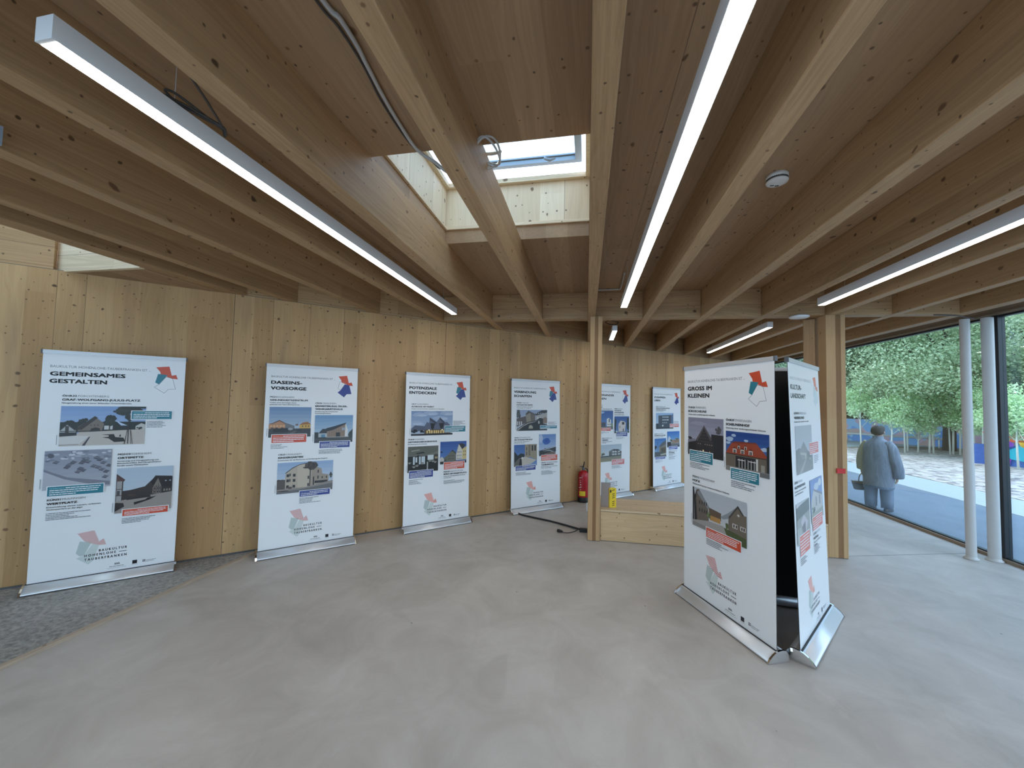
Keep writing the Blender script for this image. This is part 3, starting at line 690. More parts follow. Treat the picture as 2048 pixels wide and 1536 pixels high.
def banner_1(k):
    frame(k, [('GEMEINSAMES', .481), ('GESTALTEN', .36)], 'Tb')
    head(k, .131, .408, 'ÖHR35', 'FORCHTENBERG', 'GRAF-WOLFGANG-JULIUS-PLATZ', .51, [('Neugestaltung eines zuvor fehlenden Ortsmittelpunkts', .45)], .09, .197)
    p = Pic(k, .129, .491, .686, .848, (128, 158, 204), (176, 196, 222))
    p.tree(.08, .42, .12, .12, (26, 34, 26)); p.tree(.24, .38, .09, .12, (24, 32, 24)); p.r(0, .40, 1, .66, (22, 27, 25)); p.r(.35, .16, .35, .16, BLK)
    p.p([(0, .4), (.3, .36), (.43, .36), (.43, .0), (1, 0)][:1]+[(0, .66), (.0, .62), (.0, .66)], BLK)
    p.p([(.35, .36), (.62, .36), (.62, .5), (.9, .52), (1, .4), (1, 0), (.72, 0), (.7, .3)][:0] or [(.62, .35), (.72, .45), (.78, .50), (.70, .50)], (176, 196, 222))
    p.p([(.20, .52), (.385, .27), (.50, .45), (.47, .66), (.2, .66)], (118, 106, 96)); p.p([(.17, .58), (.385, .25), (.42, .30), (.24, .60)], (52, 44, 40))
    p.p([(.33, .66), (.35, .57), (.40, .54), (.45, .57), (.46, .66)], (36, 30, 28)); p.win([.34, .38, .42], [.47], .012, .03, (60, 54, 50))
    p.p([(0, .62), (.08, .44), (.18, .60), (.18, .66), (0, .66)], (170, 172, 172)); p.p([(.0, .60), (.08, .44), (.18, .60), (.165, .61), (.08, .47), (.01, .61)], (48, 44, 42)); p.r(.06, .50, .10, .66, (60, 56, 54))
    p.r(.5, .50, .6, .6, (200, 200, 198)); p.tree(.57, .36, .10, .17, (26, 36, 26), 22); p.r(.555, .5, .57, .72, (60, 50, 40)); p.p([(.88, .52), (.95, .44), (1, .48), (1, .60), (.88, .6)], (190, 190, 186))
    p.r(0, .62, 1, .64, (44, 44, 42))
    p.p([(0, .76), (.18, .73), (.22, .66), (1, .60), (1, 1), (0, 1)], (190, 182, 174)); p.p([(0, .66), (.19, .66), (.19, .74), (0, .76)], (32, 32, 32))
    p.p([(0, .78), (.18, .74), (.33, .76), (.22, .97), (0, .96)], (206, 204, 202)); p.p([(.33, .78), (.345, .78), (.29, 1), (.255, 1)], (58, 50, 66)); p.p([(0, .965), (.22, .955), (.22, .965), (0, .975)], (80, 76, 74))
    p.p([(.47, .73), (.62, .72), (.64, .80), (.74, .82), (.76, .92), (.63, .93), (.56, .83), (.48, .80), (.56, .79), (.56, .75)], (22, 22, 22)); p.p([(.68, .79), (.70, .72), (.71, .79)], (30, 30, 30))
    p.tree(.78, .12, .20, .16, (34, 40, 34), 34); p.tree(.80, .30, .08, .15, (30, 36, 30), 16); p.r(0+.70, -.0, 1., .05, (26, 30, 28)); p.r(.788, .2, .80, .98, (52, 44, 38))
    for a, b in ((.755, .775), (.83, .815), (.745, .78), (.85, .82)): p.p([(b, .62), (b+.006, .62), (a+.006, .99), (a, .99)], (60, 50, 44))
    p.tree(.93, .58, .05, .08, (30, 32, 28), 6)
    quote(k, .588, .534, .877, .611, TEAL); small(k, .698, .630, .17, 5)
    p = Pic(k, .053, .886, .470, 1.228, (138, 142, 158), (168, 172, 182))
    for i in range(34): p.b(k.r.uniform(.03, .97), k.r.uniform(.03, .26), k.r.uniform(.02, .06), k.r.uniform(.015, .04), k.r.choice([(196, 198, 206), (120, 124, 138), (176, 180, 190), (104, 108, 122)]), 7)
    p.b(.09, .13, .05, .06, (84, 86, 98)); p.p([(0, .5), (.3, .68), (1, .92), (1, 1), (0, 1)], (176, 178, 188)); p.p([(0, .46), (.12, .55), (.35, .70), (1, .86), (1, .96), (.72, .92), (.3, .74), (0, .52)], (122, 124, 138))
    for x, y in ((.17, .28), (.36, .36), (.42, .30), (.33, .42), (.58, .26), (.64, .30), (.55, .32), (.53, .47), (.57, .52), (.50, .55), (.77, .2), (.82, .26), (.88, .34), (.73, .42), (.80, .46), (.86, .52), (.93, .58), (.97, .42), (.92, .72)):
        p.p([(x-.05, y+.02), (x-.01, y-.035), (x+.06, y), (x+.02, y+.045)], k.r.choice([(92, 94, 106), (106, 108, 120)])); p.p([(x-.05, y+.02), (x+.02, y+.045), (x+.015, y+.06), (x-.05, y+.035)], (58, 60, 70))
    quote(k, .084, 1.199, .430, 1.281, TEAL); head(k, .085, 1.322, 'KÜN31', 'MULFINGEN', 'WERTPLATZ', .184, [('Entwicklung eines neuen, urbanen', .335), ('Wohnquartiers an der Jagst', .22)], .083, .142)
    small(k, .084, 1.428, .28, 5)
    head(k, .511, .948, 'MGH10', 'IGERSHEIM', 'ORTSMITTE', .178, [('Sanierung und Neugestaltung von', .29), ('Bahnhofsumfeld, Bad Mergentheimer', .31), ('Straße sowie Möhlerplatz', .215)], .087, .137)
    p = Pic(k, .513, 1.070, .912, 1.489, (176, 192, 208), (190, 200, 208))
    p.p([(0, .52), (.25, .50), (.5, .44), (.62, .3), (.68, .22), (1, .25), (1, .62), (.2, .72), (0, .7)], (52, 44, 42)); p.p([(.60, .34), (.68, .21), (.99, .24), (1, .50), (.8, .48), (.74, .34), (.66, .46)], (30, 26, 28))
    p.p([(.64, .48), (.73, .27), (.80, .46), (.80, .64), (.64, .62)], (122, 112, 104))
    for x in (.66, .70, .74, .78): p.r(x, .38+abs(x-.73)*1.5, x+.008, .63, (50, 38, 36))
    for y in (.46, .54): p.r(.64, y, .80, y+.008, (50, 38, 36))
    p.win([.67, .72, .76], [.49, .57], .022, .03, (34, 32, 34)); p.r(.80, .5, 1, .64, (40, 36, 36)); p.win([.84, .89, .94], [.53], .03, .05, (130, 120, 110)); p.win([.86, .94], [.33], .03, .02, (170, 178, 190))
    p.p([(0, .12), (.15, .26), (.13, .30), (0, .30)], (88, 60, 56)); p.r(0, .29, .12, .74, (158, 154, 152)); p.r(.0, .29, .012, .74, (50, 40, 38)); p.r(.10, .29, .12, .74, (56, 44, 40)); p.r(0, .46, .12, .475, (56, 44, 40)); p.r(0, .6, .12, .615, (56, 44, 40)); p.r(.02, .5, .07, .6, (70, 68, 72))
    p.p([(0, .74), (.3, .68), (1, .60), (1, 1), (0, 1)], (150, 142, 136)); p.p([(0, .76), (.14, .78), (.16, .86), (0, .96)], (40, 36, 36))
    p.p([(.15, .68), (.6, .64), (.62, .69), (.2, .72)], (44, 38, 38)); p.p([(.32, .78), (.52, .74), (.56, .70), (.72, .68), (.60, .75), (.48, .79), (.33, .84)], (26, 24, 26)); p.tree(.3, .62, .1, .06, (70, 54, 46), 10)
    quote(k, .568, 1.460, .890, 1.519, RED); small(k, .567, 1.540, .25, 4)
def banner_2(k):
    frame(k, [('DASEINS-', .307), ('VORSORGE', .352)], 'tB')
    head(k, .045, .378, 'MGH11', 'IGERSHEIM', 'GESUNDHEITSZENTRUM', .373, [('Umbau eines ehemaligen Schul-', .26), ('gebäudes zum Gesundheitszentrum', .29)], .087, .137)
    p = Pic(k, .045, .480, .460, .818, (110, 140, 178), (186, 196, 204))
    p.p([(0, .56), (.08, .54), (.24, .44), (.42, .56), (.42, .8), (0, .8)], (176, 128, 92)); p.p([(0, .55), (.08, .53), (.24, .43), (.45, .58), (.40, .58), (.24, .47), (.08, .56)], (96, 66, 56)); p.win([.03, .10, .17, .25, .32], [.60], .05, .06, (206, 160, 120)); p.win([.05, .15, .28], [.68], .06, .05, (70, 66, 70))
    p.p([(.38, .52), (.60, .63), (.60, .76), (.38, .76)], (104, 108, 112)); p.p([(.72, .6), (.80, .53), (.90, .49), (.99, .58), (.99, .72), (.72, .72)], (202, 158, 74)); p.p([(.72, .6), (.80, .52), (.92, .50), (1, .58)], (150, 96, 52)); p.win([.78, .86, .93], [.62], .03, .05, (96, 84, 66))
    p.tree(.64, .60, .06, .08, (110, 96, 80), 8); p.r(0, .72, 1, 1, (58, 56, 58)); p.p([(.1, .71), (.46, .70), (.46, .83), (.1, .83)], (26, 28, 28)); p.b(.72, .77, .07, .05, (40, 46, 54)); p.b(.50, .73, .06, .04, (150, 156, 158)); p.p([(.25, 1), (.60, .8), (.66, .8), (.5, 1)], (88, 86, 86)); p.r(.68, .5, .685, .62, (70, 60, 60))
    quote(k, .078, .790, .418, .878, RED); small(k, .072, .893, .20, 4)
    head(k, .499, .441, 'CR20', 'CRAILSHEIM', 'ERWEITERUNG FEUER-', .353, [('Erweiterung des bestehenden', .245), ('Feuerwehrgerätehaus', .17)], .068, .145, [('WEHRGERÄTEHAUS', .298)])
    p = Pic(k, .500, .571, .919, .895, (112, 150, 188), (188, 204, 214))
    p.p([(.30, .56), (.46, .44), (.80, .30), (.86, .80), (.32, .82)], (140, 118, 102)); p.p([(.80, .29), (.87, .55), (.86, .80), (.79, .80)], (214, 214, 212)); p.p([(.26, .60), (.30, .48), (.47, .42), (.82, .28), (.80, .34), (.48, .54), (.36, .58)], (36, 40, 46)); p.p([(.1, .66), (.2, .50), (.30, .50), (.32, .68)], (44, 48, 52))
    for x in (.38, .44, .50, .56, .62, .68, .74): p.r(x, .56-(x-.38)*.4, x+.006, .8, (104, 84, 72))
    p.r(.10, .66, .32, .82, (170, 178, 180)); p.r(.17, .70, .27, .80, (80, 130, 160)); p.r(.55, .64, .66, .80, (30, 30, 34)); p.r(.70, .46, .80, .56, (150, 156, 166)); p.p([(.88, .70), (1, .50), (1, .82), (.88, .8)], (52, 60, 58)); p.tree(.94, .66, .06, .1, (40, 50, 40), 8); p.r(0, .62, .1, .8, (40, 46, 44))
    p.r(0, .80, 1, 1, (56, 56, 62)); p.r(.3, .79, .9, .82, (150, 148, 144)); p.r(0, .86, 1, .9, (74, 78, 74))
    quote(k, .559, .881, .889, .956, BLUE); small(k, .553, .975, .27, 4)
    head(k, .148, 1.019, 'CR23', 'CRAILSHEIM', 'KINDERGARTEN', .245, [('Ersatzneubau für die Betreuung und Förderung der Jüngsten', .50)], .068, .15)
    p = Pic(k, .147, 1.101, .712, 1.439, (146, 172, 206), (206, 214, 220))
    p.tree(.05, .62, .10, .14, (52, 50, 46), 12); p.p([(0, .60), (.08, .54), (.15, .56), (.15, .9), (0, .9)], (84, 76, 70)); p.p([(.14, .34), (.24, .20), (.36, .10), (.50, .06), (.66, .12), (.66, .86), (.14, .86)], (178, 166, 150)); p.p([(.34, .12), (.50, .06), (.58, .1), (.60, .86), (.36, .86)], (190, 178, 160)); p.p([(.14, .33), (.26, .17), (.38, .08), (.50, .04), (.66, .10), (.66, .12), (.50, .065), (.38, .10), (.26, .20), (.14, .36)], (64, 60, 58))
    p.p([(.60, .12), (.78, .26), (.80, .44), (.92, .48), (.92, .72), (.60, .8)], (156, 144, 130)); p.win([.16, .27], [.38, .55, .74], .045, .09, (42, 42, 46)); p.win([.21], [.36, .54], .02, .09, (42, 42, 46)); p.win([.71], [.30, .50], .022, .10, (44, 44, 48)); p.win([.79, .87], [.53], .02, .07, (44, 44, 48)); p.r(.66, .66, .90, .74, (48, 46, 50)); p.win([.53], [.48, .72], .03, .10, (58, 58, 62)); p.r(.63, .52, .65, .8, (40, 40, 42))
    p.tree(.58, .14, .17, .17, (72, 62, 56), 34); p.r(.565, .2, .585, .95, (50, 44, 40)); p.tree(.97, .5, .05, .15, (76, 76, 72), 8)
    p.p([(0, .86), (.5, .84), (1, .68), (1, 1), (0, 1)], (140, 134, 128)); p.p([(0, .95), (.4, .9), (1, .78), (1, 1), (0, 1)], (104, 102, 104)); p.tree(.22, .82, .08, .06, (96, 84, 76), 9); p.b(.1, .92, .12, .02, (60, 56, 54))
    quote(k, .373, 1.427, .684, 1.489, BLUE, 3); small(k, .372, 1.503, .22, 5)
def banner_3(k):
    frame(k, [('POTENZIALE', .392), ('ENTDECKEN', .385)], 'TB', strong=False)
    head(k, .083, .433, 'CR17', 'SCHROZBERG', 'SCHROOZ AM MARKT', .32, [('Neubau von barrierefreien Ladenflächen am Marktplatz', .475)], .065, .165)
    p = Pic(k, .082, .517, .688, .848, (126, 150, 186), (172, 184, 200))
    for x, y in ((.2, .15), (.7, .3), (.45, .1), (.85, .1), (.1, .5)): p.b(x, y, .2, .09, (158, 174, 200)); p.b(x+.05, y+.03, .12, .05, (176, 190, 210))
    p.p([(.30, .64), (.36, .48), (.36, .44), (.42, .50), (.43, .26), (.60, .46), (.68, .26), (.80, .48), (.85, .45), (.93, .58), (.95, .96), (.3, .96)], (92, 98, 118)); p.p([(.43, .26), (.60, .46), (.60, .56), (.44, .38)], (62, 66, 84)); p.p([(.68, .26), (.80, .46), (.80, .56), (.68, .36)], (60, 64, 82)); p.win([.45, .52, .66, .74], [.50], .04, .1, (48, 46, 54))
    p.p([(.0, .72), (.09, .58), (.30, .62), (.32, .8), (0, .84)], (88, 94, 112)); p.r(.32, .76, .94, .95, (92, 76, 52)); p.win([.36, .42, .47, .53, .58, .63, .69, .75], [.80], .035, .12, (226, 196, 130)); p.win([.40, .72], [.76], .04, .05, (246, 230, 190))
    p.b(.50, .64, .045, .14, (34, 34, 32)); p.b(.72, .62, .05, .14, (36, 36, 34)); p.tree(.08, .82, .1, .09, (26, 28, 28), 14); p.tree(.25, .84, .08, .08, (26, 28, 28), 10); p.r(0, .93, 1, 1, (36, 34, 34))
    quote(k, .570, .727, .891, .808, TEAL); small(k, .70, .655, .2, 5)
    head(k, .045, .906, 'ÖHR40', 'ÖHRINGEN', 'HISTORISCHES KORNHAUS', .41, [('Revitalisierung durch Umnutzung', .26)], .085, .13)
    p = Pic(k, .046, .991, .477, 1.333, (112, 112, 104), (120, 118, 108))
    p.p([(0, 0), (1, 0), (1, .22), (.6, .34), (0, .36)], (98, 98, 90)); p.p([(.25, .26), (.5, .22), (.56, .27), (.30, .30)], (42, 42, 40)); p.p([(.1, .16), (.35, .12), (.4, .15), (.12, .2)], (150, 148, 136)); p.r(0, .38, 1, 1, (34, 34, 30))
    p.win([.17, .36, .44, .50], [.40], .055, .30, (196, 208, 214)); p.r(.25, .42, .30, .62, (200, 212, 216)); p.r(.64, .36, .84, .55, (206, 214, 216)); p.r(.86, .34, 1, .54, (70, 66, 58)); p.win([.89, .94], [.44], .03, .07, (190, 176, 130)); p.r(.30, .34, .36, .72, (44, 44, 42)); p.r(.62, .62, .66, .92, (170, 172, 168))
    for x, y in ((.06, .62), (.2, .78), (.3, .74), (.46, .66), (.72, .58), (.9, .64), (.82, .60)): p.b(x, y, .06, .035, (120, 118, 110)); p.b(x, y+.03, .03, .015, (176, 176, 170))
    quote(k, .070, 1.312, .403, 1.407, BLUE, 5); small(k, .069, 1.426, .20, 5)
    p = Pic(k, .505, .944, .912, 1.254, (48, 84, 152), (96, 132, 184))
    p.p([(.10, .75), (.28, .60), (.40, .44), (.46, .38), (.58, .5), (.60, 1), (.1, 1)], (104, 104, 92)); p.p([(.38, .46), (.46, .37), (.60, .54), (.60, .60), (.46, .44)], (54, 54, 56)); p.win([.32, .38, .44, .50], [.62, .74], .022, .06, (60, 62, 62)); p.p([(.60, .56), (.70, .14), (.84, .34), (.84, .84), (.60, .86)], (206, 200, 186)); p.p([(.70, .12), (.82, .10), (.96, .18), (.84, .40)], (50, 44, 48)); p.win([.64, .70, .77], [.46, .62, .76], .028, .07, (110, 118, 130)); p.p([(.84, .36), (1, .24), (1, .84), (.84, .84)], (204, 184, 126)); p.win([.88, .94], [.44, .60], .026, .07, (96, 96, 96))
    p.p([(0, .74), (.06, .66), (.14, .76), (.14, .88), (0, .9)], (196, 192, 186)); p.b(.05, .46, .035, .04, (26, 30, 44)); p.r(.0, .88, 1, 1, (38, 34, 36)); p.tree(.2, .84, .06, .05, (60, 52, 46), 6)
    quote(k, .564, 1.231, .881, 1.328, RED, 5)
    head(k, .563, 1.367, 'MGH30', 'NIEDERSTETTEN', 'BÜRO AM MARKTPLATZ', .355, [('Umbau eines denkmalgeschützten Wohnhauses', .33), ('zu einem Büro', .12)], .09, .2); small(k, .564, 1.478, .33, 4)
def banner_4(k):
    frame(k, [('VERBINDUNG', .425), ('SCHAFFEN', .335)], 'TB', strong=False)
    head(k, .096, .386, 'ÖHR28', 'ÖHRINGEN', 'HOFGARTENTREPPE', .306, [('Wiederherstellung der historischen', .31), ('Verbindung von Hofgarten', .275)], .085, .13)
    p = Pic(k, .095, .489, .692, .823, (142, 156, 182), (176, 182, 192))
    p.tree(.06, .2, .1, .26, (66, 68, 66), 24); p.p([(.0, .42), (.30, .30), (.36, .6), (0, .8)], (84, 72, 68)); p.p([(.28, .22), (.36, .06), (.60, .22), (.60, .56), (.32, .60)], (138, 128, 112)); p.p([(.44, .16), (.60, .22), (.60, .56), (.46, .60)], (104, 96, 86)); p.p([(.28, .20), (.38, .04), (.62, .22), (.60, .26), (.42, .14), (.32, .24)], (76, 72, 70)); p.p([(.60, .18), (.82, .02), (1, .0), (1, .12), (.62, .28)], (54, 52, 54)); p.win([.63, .70, .77, .84], [.14], .03, .05, (176, 184, 190)); p.p([(.62, .28), (1, .14), (1, .66), (.62, .5)], (166, 162, 158)); p.win([.66, .74], [.34], .05, .14, (196, 196, 196)); p.p([(.86, .40), (.94, .34), (1, .40), (1, .64), (.86, .66)], (132, 112, 98))
    p.win([.02, .08, .14], [.55], .03, .18, (206, 206, 204)); p.p([(0, .92), (.2, .72), (.36, .58), (.60, .52), (.76, .38), (.86, .42), (.86, .66), (1, .72), (1, 1), (0, 1)], (34, 34, 34)); p.p([(0, .94), (.2, .76), (.36, .62), (.60, .56), (.72, .44), (.60, .58), (.38, .66), (.2, .80), (.04, 1), (0, 1)], (156, 150, 142)); p.p([(.38, .9), (.40, .76), (.46, .72), (.52, .80), (.52, .9)], (160, 154, 138)); p.b(.72, .60, .03, .08, (170, 166, 158))
    quote(k, .555, .745, .895, .793, (52, 128, 150), 2); small(k, .712, .684, .19, 4)
    head(k, .057, .937, 'SHA01', 'SCHWÄBISCH HALL', 'EIN ZUGANG FÜR ALLE', .34, [('Barrierefreier Zugang zur', .29), ('Kirche St. Michael', .19)], .08, .22)
    p = Pic(k, .054, 1.039, .488, 1.380, (58, 96, 158), (110, 142, 186))
    p.p([(0, .30), (.16, .50), (.28, .40), (.44, .44), (.44, 1), (0, 1)], (30, 32, 34)); p.p([(.46, 0), (1, 0), (1, .74), (.70, .60), (.46, .60)], (150, 138, 118)); p.p([(.62, .0), (.70, 0), (.70, .56), (.62, .5)], (120, 108, 92)); p.win([.76, .88], [.05], .07, .26, (48, 44, 44)); p.win([.52], [.12, .34], .04, .16, (86, 78, 68)); p.p([(.30, .62), (.46, .56), (.98, .74), (.72, .92), (.34, .96)], (188, 180, 168)); p.p([(.0, .84), (.20, .62), (.30, .60), (.18, 1), (0, 1)], (96, 92, 84)); p.b(.35, .62, .05, .05, (206, 204, 200)); p.p([(.24, .66), (.32, .66), (.34, 1), (.2, 1)], (34, 34, 36))
    quote(k, .084, 1.371, .460, 1.445, BLUE); small(k, .085, 1.467, .34, 4)
    p = Pic(k, .532, .887, .874, 1.238, (104, 138, 190), (190, 200, 216))
    p.b(.42, .32, .24, .16, (52, 94, 170)); p.b(.45, .30, .14, .09, (44, 82, 160)); p.b(.1, .2, .1, .2, (176, 188, 210)); p.p([(0, .76), (.3, .68), (1, .58), (1, .64), (.3, .76), (0, .84)], (36, 38, 42)); p.p([(.1, .74), (1, .58), (1, .60), (.3, .73)], (210, 212, 214)); p.p([(0, .80), (1, .64), (1, .82), (.5, .94), (0, 1)], (52, 54, 56)); p.p([(.2, .78), (.6, .72), (1, .86), (.98, .92), (.6, .78)], (150, 150, 148)); p.p([(.3, .9), (.9, .82), (1, 1), (.3, 1)], (116, 96, 84)); p.r(0, .84, .15, 1, (40, 44, 42)); p.b(.35, .67, .03, .03, (40, 40, 44))
    quote(k, .573, 1.226, .902, 1.317, RED, 5)
    head(k, .573, 1.356, 'MGH32', 'TAUBERBISCHOFSHEIM', 'TAUBERBRÜCKE', .252, [('Brückenneubau mit vier Brücken', .33), ('einer Landstraße', .20)], .09, .235); small(k, .574, 1.478, .31, 5)
def banner_5(k):
    frame(k, [('MITEINANDER', .458), ('LEBEN', .25)], 'tB', strong=False)
    head(k, .045, .40, 'ÖHR', 'ÖHRINGEN', 'WOHNEN AM PARK', .15, [('Neubau eines Mehrfamilienhauses mit', .40), ('Gemeinschaftsgarten', .42)], .05, .1)
    p = Pic(k, .045, .490, .480, .835, (40, 82, 148), (92, 130, 178))
    p.b(.2, .1, .3, .08, (150, 176, 208)); p.p([(0, .6), (.55, .62), (.55, .9), (0, .9)], (70, 70, 80)); p.p([(.62, .44), (.74, .38), (.88, .50), (.88, .84), (.62, .84)], (216, 216, 212)); p.r(.74, .44, .80, .62, (60, 66, 80)); p.win([.68, .76, .84], [.70], .035, .06, (40, 44, 54)); p.p([(.88, .66), (1, .70), (1, .84), (.88, .84)], (120, 140, 110)); p.r(0, .84, 1, 1, (84, 92, 84))
    quote(k, .10, .806, .420, .860, RED, 3); small(k, .10, .875, .28, 3, (140, 144, 150))
    head(k, .516, .462, 'ÖHR29', 'ÖHRINGEN', 'HALLESCHE', .185, [('Barrierefreies Leben im alten', .26), ('Zentrum der Stadt mit allen', .27)], .08, .14, [('WOHNQUARTIER', .26)])
    p = Pic(k, .517, .595, .930, .908, (44, 84, 150), (96, 130, 176))
    p.tree(.06, .5, .1, .5, (26, 40, 34), 26); p.tree(.92, .45, .12, .5, (34, 48, 36), 30); p.p([(.26, .48), (.40, .26), (.66, .30), (.76, .40), (.70, .92), (.28, .92)], (206, 196, 190)); p.r(.50, .34, .66, .50, (36, 36, 40)); p.r(.34, .58, .38, .7, (90, 84, 84)); p.r(0, .9, 1, 1, (60, 70, 56)); p.r(.56, .74, .63, .9, (96, 84, 80)); p.tree(.15, .9, .1, .08, (190, 200, 196), 7)
    quote(k, .572, .891, .877, .970, BLUE, 4); small(k, .572, .985, .32, 3, (140, 144, 150))
    head(k, .20, 1.002, 'SHA', 'SCHWÄBISCH HALL', 'GEMEINSAM', .15, [('Wohnprojekt für alle Generationen am', .26), ('Hang', .1)], .05, .2)
    p = Pic(k, .10, 1.113, .714, 1.42, (176, 190, 200), (206, 212, 214))
    p.tree(.2, .55, .1, .12, (96, 104, 92), 14); p.p([(.45, .40), (.62, .28), (.86, .30), (1, .48), (1, .72), (.45, .68)], (120, 122, 120)); p.p([(.62, .30), (.86, .32), (.98, .46), (.98, .52), (.84, .38), (.64, .36)], (52, 52, 54)); p.win([.60, .70, .86], [.40, .56], .08, .08, (196, 202, 202)); p.r(.48, .44, .52, .66, (70, 70, 72)); p.win([.56, .68, .80, .92], [.34], .01, .34, (60, 60, 62)); p.r(0, .66, 1, .74, (70, 74, 72)); p.r(0, .72, 1, 1, (142, 136, 112)); p.p([(0, .72), (1, .70), (1, .76), (0, .80)], (120, 126, 120)); p.tree(.97, .5, .05, .1, (60, 66, 58), 6)
    quote(k, .457, 1.396, .796, 1.492, (214, 120, 116), 4); small(k, .457, 1.508, .3, 4, (140, 144, 150))
def banner_6(k):
    frame(k, [('ZUSAMMEN-', .39), ('LEBEN', .20)], 'tB', strong=False)
    head(k, .10, .405, 'SHA01', 'SCHWÄBISCH HALL', 'GENERATIONENÜBERGREIFENDES', .47, [('Neubau eines Quartiers', .25)], .07, .25, [('WOHNEN JAHNPLATZ', .33)])
    p = Pic(k, .10, .530, .692, .858, (150, 178, 212), (190, 204, 214))
    p.p([(.14, .16), (.90, .12), (.90, 1), (.14, 1)], (70, 76, 86)); p.win([.36, .44, .52, .60, .66], [.22, .40], .06, .07, (190, 196, 198)); p.win([.36, .46, .56], [.58], .07, .07, (150, 156, 160)); p.b(.38, .80, .05, .06, (200, 200, 200)); p.r(0, .66, .14, 1, (56, 62, 66)); p.p([(.86, .2), (1, 0), (1, 1), (.86, 1)], (88, 110, 140)); p.r(0, .9, 1, 1, (54, 56, 60))
    quote(k, .570, .760, .888, .828, (216, 120, 112), 3); small(k, .70, .70, .2, 4, (140, 144, 150))
    head(k, .047, .967, 'SHA02', 'WALLHAUSEN', 'WOHNEN IM ALTEN DORF', .37, [('Umnutzung eines Hauses', .29)], .08, .20)
    p = Pic(k, .053, 1.052, .435, 1.438, (70, 118, 182), (150, 178, 204))
    p.tree(.08, .5, .12, .2, (40, 46, 40), 16); p.p([(.36, .44), (.6, .26), (1, .14), (1, .84), (.38, .8)], (132, 128, 116)); p.p([(.34, .46), (.55, .28), (1, .10), (1, .30), (.6, .44)], (96, 98, 100)); p.p([(.5, .5), (1, .46), (1, .8), (.5, .78)], (110, 96, 74)); p.win([.6, .72, .84], [.54], .06, .2, (70, 66, 60)); p.r(.25, .2, .28, .7, (80, 84, 88)); p.p([(0, .7), (.5, .72), (1, .84), (1, 1), (0, 1)], (86, 90, 92)); p.p([(.5, .84), (1, .80), (1, .88), (.5, .9)], (186, 180, 160))
    quote(k, .074, 1.430, .403, 1.474, (84, 92, 168), 3); small(k, .074, 1.492, .28, 4, (140, 144, 150))
    p = Pic(k, .474, .917, .908, 1.249, (64, 118, 190), (156, 186, 212))
    p.p([(.04, .52), (.14, .28), (.30, .46), (.34, .8), (.04, .8)], (196, 202, 208)); p.p([(.34, .54), (1, .50), (1, .76), (.34, .8)], (156, 132, 112)); p.tree(.3, .56, .12, .1, (70, 80, 60), 14); p.tree(.8, .5, .18, .08, (90, 96, 70), 14); p.r(0, .66, .3, 1, (50, 46, 44)); p.r(.3, .78, 1, 1, (110, 112, 116)); p.r(.4, .9, 1, 1, (60, 60, 64)); p.win([.6, .72, .84], [.6], .07, .06, (90, 70, 60))
    quote(k, .525, 1.233, .829, 1.297, (84, 92, 168), 3)
    head(k, .524, 1.34, 'MGH33', 'KÜNZELSAU', 'WOHNHAUS', .196, [('Umbau eines Ensembles', .22), ('zum Wohnen', .14)], .08, .2); small(k, .524, 1.44, .34, 5, (140, 144, 150))
